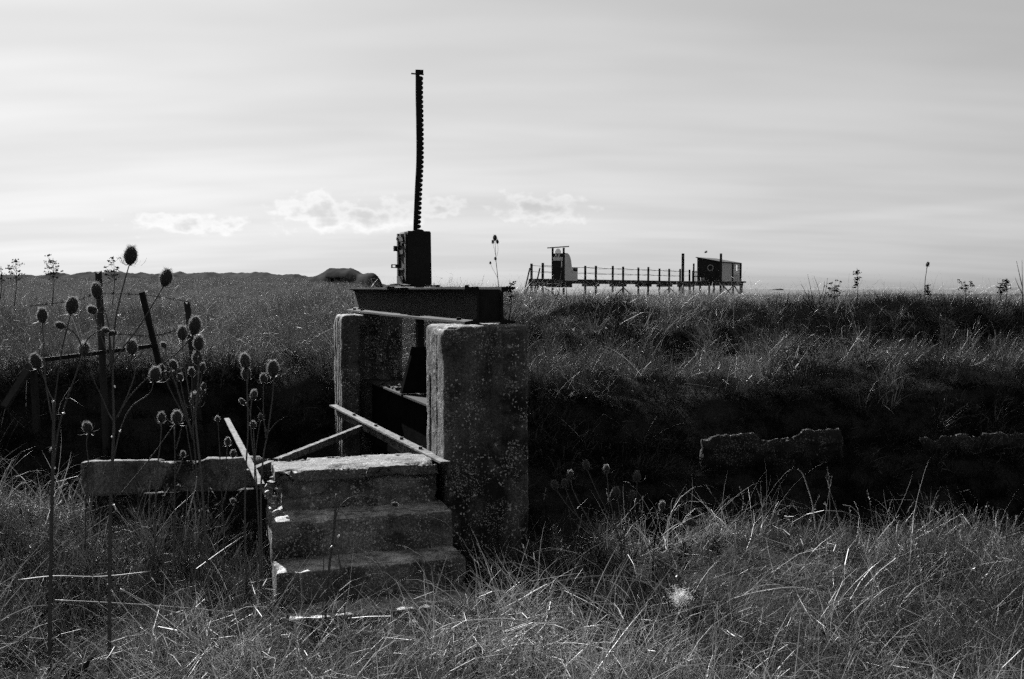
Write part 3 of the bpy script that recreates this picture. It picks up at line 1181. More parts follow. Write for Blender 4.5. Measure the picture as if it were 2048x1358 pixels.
# ------------------------------------------------------------------ old fence on the far bank
def fence():
    def post(px, ytop, Y, w, lean, zb, lab, ragged=True):
        top = P(px, ytop, Y)
        base = Vector((top.x + lean, Y + 0.05, zb))
        mb = MB()
        n = 9
        vs, fs = [], []
        N = 16
        for i in range(N + 1):
            f = i / N
            c = base.lerp(top, f)
            for k in range(n):
                a = 2 * math.pi * k / n
                r = w * (1.0 + 0.12 * mnoise.noise(Vector((math.cos(a) * 2, math.sin(a) * 2 + px, f * 3)))) * (1.05 - 0.1 * f)
                dz = 0.0
                if i == N and ragged:
                    dz = -0.05 * max(0, mnoise.noise(Vector((a * 2, px, 0))) + 0.4)
                vs.append(c + Vector((math.cos(a) * r, math.sin(a) * r, dz)))
        for i in range(N):
            for k in range(n):
                k2 = (k + 1) % n
                fs.append((i * n + k, i * n + k2, (i + 1) * n + k2, (i + 1) * n + k))
        fs += [tuple(range(n - 1, -1, -1)), tuple(N * n + k for k in range(n))]
        mb.add(vs, fs)
        o = mb.build('fence_post', M_POST)
        tag(o, lab, 'fence post', 'old fence posts on the far bank')
        return top, base
    p1, b1 = post(197, 541, 8.5, 0.029, 0.02, 0.1, 'tall weathered fence post behind the left teasels, splintered at its top')
    p3, b3 = post(374, 600, 8.9, 0.029, 0.10, 0.25, 'short leaning fence post behind the middle teasel heads')
    # steel rail frame
    t = thing('broken_rail_frame', 'broken rusty rail with leaning upright and slanting strut behind the teasels', 'railing', P(190, 710, 8.3))
    Y = 8.3
    a, b = P(70, 722, Y - 0.1), P(312, 691, Y + 0.2)
    MB().bar(a, b, 0.03, 0.034).build('rail', M_RUST, t)
    MB().bar(P(284, 585, Y + 0.22), P(324, 752, Y + 0.22), 0.042, 0.036, Vector((0, 1, 0))).build('upright', M_RUST, t)
    MB().bar(P(72, 716, Y - 0.1), P(8, 815, Y - 0.4), 0.05, 0.05, Vector((0, 1, 0))).build('strut', M_POST, t)
    MB().bar(P(66, 725, Y - 0.08), P(74, 860, Y + 0.1), 0.045, 0.045, Vector((0, 1, 0))).build('upright', M_POST, t)
    # strands of barbed wire
    for i, (pts, lab) in enumerate(((((60, 612), (150, 601), (197, 588), (290, 590), (377, 603)), 'upper strand of sagging barbed wire between the weathered fence posts'),
                                    (((197, 672), (240, 668), (300, 672), (340, 664), (379, 648)), 'lower strand of sagging barbed wire between the weathered fence posts'))):
        w = thing('barbed_wire', lab, 'wire', P(*pts[0], 8.5))
        path = catmull([P(x, y, 8.47 + 0.4 * max(0, (x - 197)) / 180) for x, y in pts], 6)
        mb = MB()
        mb.tube(path, 0.004, 4)
        for k in range(2, len(path) - 1, 2):
            p = path[k]
            mb.bar(p + Vector((-0.008, 0, -0.016)), p + Vector((0.008, 0, 0.016)), 0.004, 0.004)
            mb.bar(p + Vector((0.012, 0, -0.012)), p + Vector((-0.010, 0.0, 0.013)), 0.004, 0.004)
        mb.build('strand', M_FLAKE, w)


fence()


# ------------------------------------------------------------------ fishing hut on stilts with its walkway
WO = Vector((1.38, 70.6, 0))
WD = Vector((0.538, 0.841, 0)).normalized()
WP = Vector((0.841, -0.538, 0)).normalized()
DZ = 2.37


def WK(t, o, z):
    return WO + WD * t + WP * o + Vector((0, 0, z))


def fishing_station():
    ax = (WD, WP, Z3)

    def bx(par, name, t0, t1, o0, o1, z0, z1, mat=M_DECK):
        return MB().box(WK((t0 + t1) / 2, (o0 + o1) / 2, (z0 + z1) / 2), (abs(t1 - t0) / 2, abs(o1 - o0) / 2, abs(z1 - z0) / 2), ax).build(name, mat, par)
    gz = 0.2
    w = thing('wooden_walkway', 'long narrow timber walkway on stilts leading to the fishing hut', 'walkway', WK(13, 0.45, gz))
    bx(w, 'deck', -0.3, 27.5, -0.05, 1.0, DZ - 0.1, DZ)
    for o in (-0.04, 0.98):
        bx(w, 'joist', -0.25, 27.4, o - 0.04, o + 0.04, DZ - 0.32, DZ - 0.103)
    stations = (0.0, 7.97, 12.68, 17.5, 21.86, 26.5)
    for k, t in enumerate(stations):
        for o in (0.0, 0.93):
            top = DZ + 1.12 + random.uniform(-0.05, 0.05)
            ln = random.uniform(-0.04, 0.04)
            MB().bar(WK(t + ln, o, gz), WK(t, o, top), 0.13, 0.13, WD).build('post', M_DECK, w)
        bx(w, 'cross_head', t - 0.15, t + 0.15, -0.22, 1.18, DZ - 0.52, DZ - 0.325)
        if k in (2, 4):
            MB().bar(WK(t, -0.05, 0.9), WK(t, 0.9, DZ - 0.66), 0.07, 0.07, WD).build('brace', M_DECK, w)
            MB().bar(WK(t + 0.1, 1.9, 0.9), WK(t + 0.1, 1.0, DZ - 0.66), 0.07, 0.07, WD).build('brace', M_DECK, w)
    for o in (0.0, 0.93):
        for h in (0.52, 0.95):
            pts = []
            for a, b in zip(stations, stations[1:]):
                for f in (0, 0.25, 0.5, 0.75):
                    pts.append(WK(a + (b - a) * f, o, DZ + h - 0.08 * math.sin(math.pi * f)))
            pts.append(WK(26.5, o, DZ + h))
            MB().tube(pts, 0.014, 4).build('hand_rope', M_DECK, w)
    # ladder at the landward end
    for o in (0.05, 0.88):
        MB().bar(WK(-0.3, o, DZ + 0.75), WK(-1.5, o, 0.4), 0.06, 0.08, WP).build('stair_rail', M_DECK, w)
        MB().bar(WK(-0.3, o, DZ - 0.1), WK(-1.5, o, 0.2), 0.06, 0.12, WP).build('stair_string', M_DECK, w)
    for k in range(6):
        f = (k + 0.5) / 6
        bx(w, 'tread', -0.3 - 1.2 * f - 0.1, -0.3 - 1.2 * f + 0.1, 0.08, 0.85, DZ - 0.1 - 2.1 * f - 0.02, DZ - 0.1 - 2.1 * f + 0.02)
    # gate booth
    g = thing('gate_booth', 'dark signed gate with curved grey side wing across the walkway', 'gate', WK(3.2, 0.45, DZ))
    t0 = 2.96
    for o in (0.0, 0.93):
        MB().bar(WK(t0, o, DZ - 0.6), WK(t0, o, DZ + 2.28), 0.11, 0.11, WD).build('gate_post', M_DECK, g)
    for o in (0.0, 0.93):
        MB().bar(WK(t0, o, gz), WK(t0, o, DZ - 0.63), 0.12, 0.12, WD).build('leg', M_DECK, g)
    bx(g, 'cross_head', t0 - 0.25, t0 + 0.25, -0.4, 1.5, DZ - 0.6, DZ - 0.33)
    MB().bar(WK(t0, -0.44, DZ + 2.29), WK(t0, 1.36, DZ + 2.36), 0.08, 0.07).build('lintel', M_DECK, g)
    bx(g, 'door', t0 - 0.03, t0 + 0.03, 0.058, 0.875, DZ - 0.1, DZ + 1.36, M_HUT)
    for k in range(6):
        bx(g, 'board', t0 - 0.045, t0 - 0.032, 0.07 + k * 0.133, 0.07 + k * 0.133 + 0.12, DZ + 0.02, DZ + 1.3, M_HUT)
    bx(g, 'window_slit', t0 - 0.055, t0 - 0.047, 0.76, 0.82, DZ + 0.85, DZ + 1.32, M_SIGN)
    sb = bx(g, 'name_board', t0 - 0.04, t0 + 0.02, 0.058, 0.875, DZ + 1.60, DZ + 1.88, M_HUT)
    bx(g, 'lower_board', t0 - 0.04, t0 + 0.02, 0.058, 0.875, DZ + 1.365, DZ + 1.595, M_HUTP)

    def stroke(par, o0, z0, o1, z1, wd, name='letter'):
        a, b = WK(t0 - 0.05, o0, DZ + z0), WK(t0 - 0.05, o1, DZ + z1)
        MB().bar(a, b, wd, 0.012, WD).build(name, M_SIGN, par)
    for (o0, z0, o1, z1) in ((0.22, 1.63, 0.30, 1.85), (0.30, 1.85, 0.38, 1.63), (0.25, 1.71, 0.35, 1.71), (0.48, 1.85, 0.56, 1.63), (0.56, 1.63, 0.64, 1.85)):
        stroke(sb, o0, z0, o1, z1, 0.035)
    for k in range(7):
        o = 0.12 + k * 0.095
        stroke(g, o, 1.41, o + 0.02 * ((k % 3) - 1), 1.55, 0.03, 'lettering')
        stroke(g, o, 1.41 + 0.14 * (k % 2), o + 0.05, 1.41 + 0.14 * (k % 2), 0.02, 'lettering')
    # striped fan on top of the board
    for k in range(6):
        o = 0.26 + k * 0.082
        h = 0.34 * math.sqrt(max(0.05, 1 - ((k - 2.5) / 3.1) ** 2))
        bx(g, 'fan_slat', t0 - 0.03, t0 - 0.005, o - 0.02, o + 0.02, DZ + 1.885, DZ + 1.885 + h, M_HUT)
    # side wing: curved panel, then a lower box
    mb = MB()
    prof = [(0.0, -0.1), (0.0, 1.9), (0.28, 1.9), (0.5, 1.84), (0.68, 1.72), (0.82, 1.52), (0.92, 1.25), (1.0, 0.9), (1.03, -0.1)]
    mb.prism(prof, 0.96, 1.02, lambda u, v, ww: WK(t0 + 0.06 + u, ww, DZ + v))
    mb.build('wing', M_HUTP, g)
    bx(g, 'box', t0 + 1.11, t0 + 1.95, 0.62, 1.02, DZ - 0.1, DZ + 0.86, M_HUTP)
    bx(g, 'box_panel', t0 + 1.25, t0 + 1.92, 1.021, 1.03, DZ + 0.60, DZ + 0.82, M_HUT)
    bx(g, 'window_slit', t0 + 0.10, t0 + 0.22, 1.021, 1.03, DZ + 1.10, DZ + 1.72, M_SIGN)
    for (c_, h_) in (((0.3, 0.55), 0.25), ((0.34, 0.2), 0.3)):
        pass
    # hut
    h = thing('fishing_hut', 'dark boarded fishing hut with sloping roof on a stilt platform', 'hut', WK(31, 1.6, gz))
    T0, T1, OA, OB = 29.0, 34.0, 0.67, 3.06
    bx(h, 'platform', 26.6, 34.4, -0.3, 3.35, DZ - 0.14, DZ - 0.005)
    bx(h, 'platform_beam', 26.65, 34.3, 3.12, 3.32, DZ - 0.42, DZ - 0.143)
    bx(h, 'platform_beam', 26.65, 34.3, -0.25, -0.05, DZ - 0.42, DZ - 0.143)
    bx(h, 'platform_beam', 26.7, 26.9, -0.04, 3.11, DZ - 0.42, DZ - 0.143)
    bx(h, 'outrigger', 34.41, 35.6, 3.0, 3.15, DZ - 0.1, DZ + 0.04)
    zl, zr = DZ + 2.22, DZ + 1.78
    # boards of the dark front, each its own height under the roof
    nb = 12
    for k in range(nb):
        o0 = OA + (OB - OA) * k / nb
        o1 = OA + (OB - OA) * (k + 1) / nb - 0.012
        z0_, z1_ = zl + (zr - zl) * (o0 - OA) / (OB - OA), zl + (zr - zl) * (o1 - OA) / (OB - OA)
        mb = MB()
        mb.prism([(o0, DZ), (o1, DZ), (o1, z1_), (o0, z0_)], T0 - 0.02 + 0.006 * (k % 2), T0 + 0.03, lambda u, v, ww: WK(ww, u, v))
        mb.build('board', M_HUT, h)
    bx(h, 'wall', T0 + 0.04, T1, OA, OA + 0.05, DZ, zl - 0.02, M_HUT)
    # right side in pale boards around a small window that one sees through
    wt0, wt1, wz0, wz1 = 32.95, 33.42, DZ + 1.08, DZ + 1.55
    nrow = 12
    for k in range(nrow):
        za = DZ + (zr - DZ) * k / nrow
        zb = DZ + (zr - DZ) * (k + 1) / nrow - 0.01
        segs = [(T0 + 0.08, T1)] if (zb < wz0 or za > wz1) else [(T0 + 0.08, wt0), (wt1, T1)]
        for a, b in segs:
            bx(h, 'side_board', a, b, OB - 0.04, OB, za, zb, M_HUTP)
    bx(h, 'back_wall', T1 - 0.05, T1 - 0.001, OA + 0.06, 2.3, DZ, zr - 0.01, M_HUT)
    bx(h, 'back_wall', T1 - 0.05, T1 - 0.001, 2.301, OB - 0.041, DZ, DZ + 0.7, M_HUT)
    mb = MB()
    mb.prism([(OA - 0.12, zl + 0.025), (OB + 0.14, zr - 0.02), (OB + 0.14, zr + 0.05), (OA - 0.12, zl + 0.095)], T0 - 0.15, T1 + 0.12, lambda u, v, ww: WK(ww, u, v))
    mb.build('roof', M_HUT, h)
    for (t, o) in ((26.8, 3.2), (29.2, 3.2), (31.8, 3.2), (34.2, 3.2), (26.8, -0.15), (29.2, -0.15), (31.8, -0.15), (34.2, -0.15)):
        MB().bar(WK(t, o, gz), WK(t, o, DZ - 0.425), 0.16, 0.16, WD).build('leg', M_DECK, h)
    MB().bar(WK(31.8, 3.2, 0.9), WK(29.3, 3.2, DZ - 0.45), 0.09, 0.09, WP).build('brace', M_DECK, h)
    MB().bar(WK(29.2, 3.2, 0.9), WK(31.7, 3.2, DZ - 0.45), 0.09, 0.09, WP).build('brace', M_DECK, h)
    MB().bar(WK(32.2, 3.2, DZ - 0.45), WK(34.2, 3.2, 0.9), 0.09, 0.09, WP).build('brace', M_DECK, h)
    MB().bar(WK(31.9, 3.09, DZ - 0.004), WK(31.9, 3.09, zr - 0.03), 0.16, 0.16, WD).build('door_post', M_HUT, h)
    # tall net poles
    for (px, ytop, Y, wd, lab) in ((1366, 507, 93.5, 0.2, 'tall dark net pole left of the hut, beside the little railing'),
                                   (1442, 507, 92.9, 0.17, 'tall dark net pole at the near corner of the hut'),
                                   (1481.5, 526, 96.5, 0.15, 'shorter dark pole right of the hut, at the platform end'),
                                   (1387.5, 527, 94.5, 0.12, 'thin short pole between the railing and the hut')):
        a = P(px, ytop, Y)
        o = MB().bar(Vector((a.x, a.y, gz)), a, wd, wd, WD).build('net_pole', M_DECK)
        tag(o, lab, 'pole', 'poles around the fishing hut')
    # picket railing at the platform front
    r = thing('picket_railing', 'small dark picket railing on the platform left of the hut', 'railing', WK(26.9, 1.6, DZ))
    for z in (DZ + 0.45, DZ + 0.85):
        bx(r, 'rail', 26.78, 26.84, 1.06, 2.4, z - 0.04, z + 0.04)
    for k in range(8):
        o = 1.1 + k * 0.17
        bx(r, 'picket', 26.70, 26.775, o, o + 0.06, DZ + 0.0, DZ + 0.95 + (0.35 if k == 3 else 0) + random.uniform(-0.05, 0.05))
    # ring on the front
    bm = bmesh.new()
    me = bpy.data.meshes.new('lifebuoy')
    mb = MB()
    N, n = 24, 8
    vs, fs = [], []
    cen = WK(T0 - 0.075, 2.02, DZ + 1.27)
    for i in range(N):
        a = 2 * math.pi * i / N
        for k in range(n):
            b = 2 * math.pi * k / n
            rr = 0.27 + 0.05 * math.cos(b)
            vs.append(cen + WP * (rr * math.cos(a)) + Z3 * (rr * math.sin(a)) + WD * (0.05 * math.sin(b)))
    for i in range(N):
        for k in range(n):
            fs.append((i * n + k, ((i + 1) % N) * n + k, ((i + 1) % N) * n + (k + 1) % n, i * n + (k + 1) % n))
    bm.free()
    o = mb.add(vs, fs).build('lifebuoy', M_PALE, smooth=True)
    tag(o, 'pale lifebuoy ring hanging on the dark hut front', 'lifebuoy')
    # potted shrub between railing and hut
    pt = thing('potted_shrub', 'leafy potted shrub on the platform between railing and hut', 'plant', WK(27.6, 1.7, DZ))
    MB().tube([WK(27.6, 1.75, DZ), WK(27.6, 1.75, DZ + 0.35)], [0.16, 0.21], 12).build('pot', M_HUTP, pt)
    mb = MB()
    for k in range(26):
        a = random.uniform(0, 6.28)
        L = random.uniform(0.5, 1.05)
        tip = WK(27.6, 1.75, DZ + 0.35) + Vector((math.cos(a) * L * 0.5, math.sin(a) * L * 0.5, L * random.uniform(0.55, 0.95)))
        mb.tube([WK(27.6, 1.75, DZ + 0.3), tip], 0.012, 3)
        for q in range(9):
            f = random.uniform(0.4, 1.0)
            c = WK(27.6, 1.75, DZ + 0.3).lerp(tip, f)
            e = Vector((random.uniform(-1, 1), random.uniform(-1, 1), random.uniform(-0.6, 1))).normalized() * 0.13
            sd_ = e.cross(Vector((random.uniform(-1, 1), random.uniform(-1, 1), 1))).normalized() * 0.035
            mb.add([c, c + e * 0.5 + sd_, c + e, c + e * 0.5 - sd_], [(0, 1, 2, 3)])
    mb.build('foliage', M_WEED, pt, fix=False)
    # bird over the roof
    bc = P(1411, 504.5, 94)
    mb = MB()
    mb.tube([bc + Vector((-0.14, 0, 0.015)), bc + Vector((-0.08, 0, 0.01)), bc + Vector((0.03, 0, -0.03)), bc + Vector((0.12, 0, -0.01)), bc + Vector((0.2, 0, 0.02))],
            [0.01, 0.045, 0.06, 0.03, 0.01], 8)
    for sy in (-1, 1):
        vs = [bc + Vector((-0.03, sy * 0.04, 0.0)), bc + Vector((0.09, sy * 0.04, 0.0)), bc + Vector((0.13, sy * 0.22, 0.12)), bc + Vector((0.02, sy * 0.22, 0.13)), bc + Vector((0.16, sy * 0.4, 0.1))]
        vs += [v + Vector((0, 0, 0.012)) for v in vs]
        mb.add(vs, [(0, 1, 2, 3), (3, 2, 4), (5, 8, 7, 6), (8, 9, 7), (0, 5, 6, 1), (1, 6, 7, 2), (2, 7, 9, 4), (4, 9, 8, 3), (3, 8, 5, 0)])
    tag(mb.build('bird', M_BIRD, smooth=False), 'small dark bird flying just above the hut roof', 'bird')


fishing_station()


# ------------------------------------------------------------------ teasels
def teasel_head_mesh(seed):
    rs = random.Random(seed)
    mb = MB()
    nu, nv = 12, 9
    vs, fs = [], []
    for j in range(nv + 1):
        v = j / nv
        r = 0.335 * (math.sin(math.pi * min(1, v * 0.93 + 0.05)) ** 0.6)
        for i in range(nu):
            a = 2 * math.pi * i / nu
            vs.append(Vector((math.cos(a) * r, math.sin(a) * r, v)))
    for j in range(nv):
        for i in range(nu):
            fs.append((j * nu + i, j * nu + (i + 1) % nu, (j + 1) * nu + (i + 1) % nu, (j + 1) * nu + i))
    fs += [tuple(range(nu - 1, -1, -1)), tuple(nv * nu + i for i in range(nu))]
    mb.add(vs, fs)
    core = mb.mesh('seed_head', True)
    core.materials.append(M_HEAD)
    sp = MB()
    for k in range(760):
        v = rs.uniform(0.03, 0.99)
        a = k * 2.39996 + rs.uniform(-0.1, 0.1)
        r = 0.28 * (math.sin(math.pi * min(1, v * 0.93 + 0.05)) ** 0.6)
        o = Vector((math.cos(a) * r, math.sin(a) * r, v))
        up = 0.2 + 1.5 * max(0, v - 0.6)
        d = Vector((math.cos(a), math.sin(a), up)).normalized()
        d = (d + Vector((rs.uniform(-1, 1), rs.uniform(-1, 1), rs.uniform(-1, 1))) * 0.18).normalized()
        L = rs.uniform(0.10, 0.19) + (0.06 if v > 0.9 else 0)
        s = d.cross(Vector((rs.uniform(-1, 1), rs.uniform(-1, 1), rs.uniform(-1, 1)))).normalized() * 0.009
        sp.add([o - s, o + s, o + d * L], [(0, 1, 2)])
    spines = sp.mesh('spines')
    spines.materials.append(M_SPINE)
    br = MB()
    for k in range(8):
        a = 2 * math.pi * k / 8 + rs.uniform(-0.3, 0.3)
        L = rs.uniform(0.45, 1.15)
        e = Vector((math.cos(a), math.sin(a), 0))
        side = Vector((-math.sin(a), math.cos(a), 0))
        pts = [Vector((0, 0, 0.02)) + e * 0.05, e * 0.3 * L + Vector((0, 0, -0.06)), e * 0.62 * L + Vector((0, 0, 0.02)), e * 0.8 * L + Vector((0, 0, 0.22 * L)), e * 0.88 * L + Vector((0, 0, 0.5 * L))]
        br.ribbon(pts, [0.03, 0.026, 0.02, 0.014, 0.004], side)
    bracts = br.mesh('bracts')
    bracts.materials.append(M_STEM)
    return core, spines, bracts


HEADS = [teasel_head_mesh(i) for i in range(4)]
head_count = [0]


def add_head(root, base, direction, size, wide=1.0):
    i = head_count[0]
    head_count[0] += 1
    core, spines, bracts = HEADS[i % len(HEADS)]
    o = bpy.data.objects.new('seed_head', core)
    C.objects.link(o)
    o.parent = root
    q = Vector(direction).normalized().to_track_quat('Z', 'Y')
    o.rotation_mode = 'QUATERNION'
    o.rotation_quaternion = q
    o.location = Vector(base) - Vector(root.location)
    o.scale = (size * wide, size * wide, size)
    for nm, me in (('spines', spines), ('bracts', bracts)):
        c = bpy.data.objects.new(nm, me)
        C.objects.link(c)
        c.parent = o
    return o


def teasel(label, Y, mains, heads, r0=0.0075, group='dry teasels', name='teasel_plant', jig=0.05, mat=None, hscale=1.1):
    """mains: list of (pixel path from the ground up, r_start, r_end); heads: list of (pixel path ending at the head base, head height in px, tilt px)"""
    mat = mat or M_STEM
    first = mains[0][0]
    base = P(first[0][0], first[0][1], Y)
    root = thing(name, label, 'teasel', base, group)
    rs = random.Random(hash(label) % 1000 if False else len(label) * 7 + int(Y * 100))
    for k, (path, ra, rb) in enumerate(mains):
        pts = [P(x, y, Y + (0.0 if k == 0 else jig * 0.3 * math.sin(i + k))) for i, (x, y) in enumerate(path)]
        c = catmull(pts, 4)
        n = len(c)
        MB().tube(c, [ra + (rb - ra) * i / (n - 1) for i in range(n)], 6).build('stem', mat, root, smooth=True)
    for k, h in enumerate(heads):
        path, hp = h[0], h[1]
        off = rs.uniform(-1, 1) * jig
        n = len(path)
        pts = [P(x, y, Y + off * (i / max(1, n - 1))) for i, (x, y) in enumerate(path)]
        c = catmull(pts, 4)
        if n > 1:
            m = len(c)
            ra = h[3] if len(h) > 3 else 0.0036
            MB().tube(c, [ra * (1 - 0.35 * i / (m - 1)) for i in range(m)], 5).build('branch', mat, root, smooth=True)
        d = (c[-1] - c[-2]).normalized() if n > 1 else Vector((0, 0, 1))
        size = hp * (Y + off) / FPX * hscale
        tilt = h[2] if len(h) > 2 else None
        if tilt is not None:
            d = Vector(tilt).normalized()
        else:
            d = (d * 0.6 + Vector((0, 0, 0.6))).normalized()
        if hp > 0:
            add_head(root, c[-1] - d * size * 0.03, d, size, 1.0 + rs.uniform(-0.06, 0.12))
    return root


def hb(x, y, h):
    """head base pixel from head centre"""
    return (x, y + h * 0.48)


# leftmost plant
teasel('tall teasel with five heads, leftmost dark stem of the foreground', 4.1,
       [([(99, 1375), (100, 1250), (103, 1050), (107, 890), (108, 803)], 0.0085, 0.006),
        ([(106, 950), (116, 866), (130, 810), (150, 755), (165, 712)], 0.004, 0.003)],
       [([(108, 803), (111, 790), (121, 715), (133, 660), (142, 627)], 32),
        ([(108, 803), (98, 785), (84, 745), (77, 735)], 28),
        ([(104, 840), (92, 770), (88, 716), (85, 645)], 28),
        ([(165, 712), (160, 684), (147, 664), (134, 656), (128, 653)], 18, (-0.5, -0.8, 0.3)),
        ([(165, 712), (167, 708)], 28),
        ([(107, 905), (106, 896)], 13, (0.2, -0.8, -0.3))])
teasel('tallest teasel, its stem running off the bottom edge, one head clear against the sky', 4.15,
       [([(219, 1378), (219, 1200), (221, 1020), (226, 900), (228, 843), (226, 780), (226, 725)], 0.0085, 0.004),
        ([(228, 843), (219, 830), (203, 793), (190, 766), (180, 731)], 0.003, 0.0015)],
       [([(226, 725), (231, 640), (247, 570), (259, 528)], 34),
        ([(226, 725), (250, 690), (275, 658), (305, 610), (328, 571)], 32),
        ([(226, 728), (221, 690), (215, 640), (203, 607), (197, 596)], 30, (-0.25, 0.1, 1)),
        ([(224, 735), (205, 680), (192, 640), (190, 624)], 22, (-0.1, -0.85, 0.4)),
        ([(224, 728), (219, 700), (218, 667)], 17, (0.9, -0.3, 0.1)),
        ([(165, 705), (174, 680), (191, 665), (205, 660)], 17, (0.8, -0.5, 0.0)),
        ([(235, 835), (255, 790), (270, 745), (265, 708)], 28),
        ([(228, 843), (261, 791), (315, 737), (359, 701), (388, 668)], 34, (0.12, 0, 1)),
        ([(227, 919), (242, 855), (264, 813), (298, 788), (308, 762)], 28)])
teasel('bushy teasel with many heads in a column left of the steps', 4.55,
       [([(421, 1235), (413, 1100), (403, 960), (391, 840), (394, 800), (398, 735)], 0.0068, 0.004),
        ([(395, 1010), (392, 930), (386, 860), (388, 815)], 0.004, 0.003),
        ([(412, 1090), (396, 990), (380, 900), (372, 850)], 0.003, 0.002)],
       [([(398, 735), (399, 715), (398, 699)], 28),
        ([(398, 745), (396, 735), (395, 727)], 24),
        ([(395, 800), (401, 765), (404, 744)], 18),
        ([(390, 840), (385, 790), (383, 751)], 16),
        ([(388, 820), (389, 809)], 26),
        ([(393, 812), (399, 800), (403, 790)], 17),
        ([(393, 806), (402, 790), (406, 778)], 14, (0.3, -0.4, 0.8)),
        ([(388, 850), (380, 800), (367, 715), (365, 679)], 26),
        ([(385, 870), (356, 785), (353, 740), (351, 736)], 20),
        ([(385, 880), (366, 790), (361, 761)], 14),
        ([(386, 866), (350, 765), (334, 715), (331, 693)], 14, (-0.2, -0.8, 0.5)),
        ([(384, 858), (345, 790), (328, 750), (325, 742)], 14)])
teasel('low teasel with two large nodding heads in the dark left of the steps', 4.7,
       [([(345, 1180), (348, 1060), (350, 958), (349, 855)], 0.004, 0.0028),
        ([(308, 1130), (313, 960), (321, 885), (323, 846)], 0.0038, 0.0025)],
       [([(349, 860), (353, 846)], 26, (0.15, -0.3, 1)),
        ([(323, 850), (323, 843)], 20),
        ([(240, 990), (303, 913), (346, 853)], 0),
        ([(352, 950), (363, 925), (366, 912)], 13, (0.2, -0.6, 0.8)),
        ([(352, 900), (362, 860), (367, 838)], 13, (0.5, -0.3, 0.8))])
teasel('single short teasel bent over, below the tallest teasel', 4.6,
       [([(170, 1100), (172, 1000), (177, 931), (173, 890), (177, 864)], 0.0032, 0.0022)],
       [([(177, 866), (177, 862)], 22, (0.05, -0.6, 0.8))])
teasel('slender teasel with small dark heads against the slanting rusty bar', 4.9,
       [([(446, 1180), (447, 1060), (442, 960), (438, 880), (436, 845)], 0.0032, 0.002)],
       [([(436, 848), (435, 840)], 14, (0.2, -0.8, 0.5)),
        ([(443, 980), (452, 920), (455, 891)], 16),
        ([(445, 1010), (462, 950), (466, 914)], 14),
        ([(446, 1060), (466, 1020), (470, 1004)], 12, (-0.4, -0.6, 0.5))])
teasel('teasel beside the top step carrying two heads one above the other', 5.0,
       [([(493, 1180), (490, 1060), (491, 955), (496, 860), (494, 770), (493, 758)], 0.0055, 0.003)],
       [([(494, 765), (493, 757)], 24),
        ([(494, 775), (496, 745), (493, 735)], 28)])
teasel('forked teasel with four small heads just left of the top step', 5.05,
       [([(522, 1210), (519, 1100), (513, 965), (506, 900), (502, 860), (501, 826)], 0.0052, 0.003),
        ([(515, 985), (509, 955), (512, 900), (519, 850), (522, 840)], 0.003, 0.002)],
       [([(501, 826), (496, 815), (489, 807)], 14, (-0.4, -0.5, 0.6)),
        ([(501, 826), (503, 806), (506, 797)], 18),
        ([(511, 930), (508, 880), (507, 854)], 16, (0.1, -0.7, 0.7)),
        ([(520, 848), (522, 839)], 14, (0.1, -0.6, 0.8))])
teasel('teasel with one tall pointed head nearest the top step', 5.1,
       [([(528, 1215), (523, 1090), (522, 980), (527, 912), (535, 868), (545, 795), (548, 754)], 0.0058, 0.003),
        ([(535, 868), (548, 850), (558, 841), (569, 835)], 0.0026, 0.0012),
        ([(535, 868), (528, 845), (521, 822), (514, 812)], 0.0024, 0.001)],
       [([(548, 760), (547, 752)], 30),
        ([(533, 880), (527, 830), (527, 765)], 18)])
teasel('fan of thin teasel stems with eight heads right of the near pier', 5.2,
       [([(1249, 1230), (1247, 1205), (1244, 1152), (1243, 1101)], 0.0075, 0.005),
        ([(1248, 1225), (1252, 1190), (1251, 1130), (1249, 1085)], 0.005, 0.003)],
       [([(1243, 1105), (1242, 1068), (1238, 1017), (1234, 994)], 20),
        ([(1243, 1105), (1240, 1079), (1217, 1029), (1194, 984), (1174, 938)], 18),
        ([(1243, 1105), (1229, 1040), (1219, 995), (1213, 945)], 16),
        ([(1246, 1100), (1250, 1065), (1267, 1029), (1273, 992), (1274, 962)], 20),
        ([(1246, 1095), (1250, 1062), (1259, 1020), (1263, 999)], 18),
        ([(1245, 1150), (1281, 1110), (1312, 1082), (1351, 1051), (1373, 1045)], 20, (1, -0.2, -0.1), 0.0042),
        ([(1243, 1125), (1221, 1099), (1177, 1054), (1138, 1015), (1112, 978)], 18),
        ([(1243, 1130), (1200, 1090), (1160, 1040), (1140, 1000), (1130, 974)], 16),
        ([(1243, 1130), (1190, 1060), (1150, 990), (1141, 958)], 18)], hscale=1.05)
teasel('small teasel head sunk in the grass below the near pier', 5.1, [([(1162, 1230), (1161, 1180), (1160, 1148)], 0.003, 0.002)], [([(1160, 1152), (1160, 1148)], 15, (0.2, -0.7, 0.6))])
teasel('dark teasel heads on a black stalk beside the bright seed fluff', 4.95,
       [([(1308, 1265), (1306, 1190), (1306, 1130), (1310, 1072)], 0.006, 0.0035)],
       [([(1307, 1180), (1311, 1163)], 20), ([(1307, 1190), (1325, 1180), (1336, 1173)], 13, (0.4, -0.6, 0.4)),
        ([(1309, 1085), (1318, 1040), (1323, 1019)], 17)], mat=M_WEED)
teasel('distant teasel with five heads standing up behind the beam', 12.0,
       [([(1003, 640), (997, 571), (994, 540), (992, 522)], 0.006, 0.004)],
       [([(992, 524), (991, 500), (990, 481)], 10.5, None, 0.003), ([(992, 515), (989, 500), (986, 487)], 7, None, 0.002), ([(993, 515), (996, 500), (995, 487)], 7, None, 0.002),
        ([(993, 530), (991, 520)], 6, None, 0.002), ([(995, 555), (984, 535), (981, 528)], 5, None, 0.002)], jig=0.1)
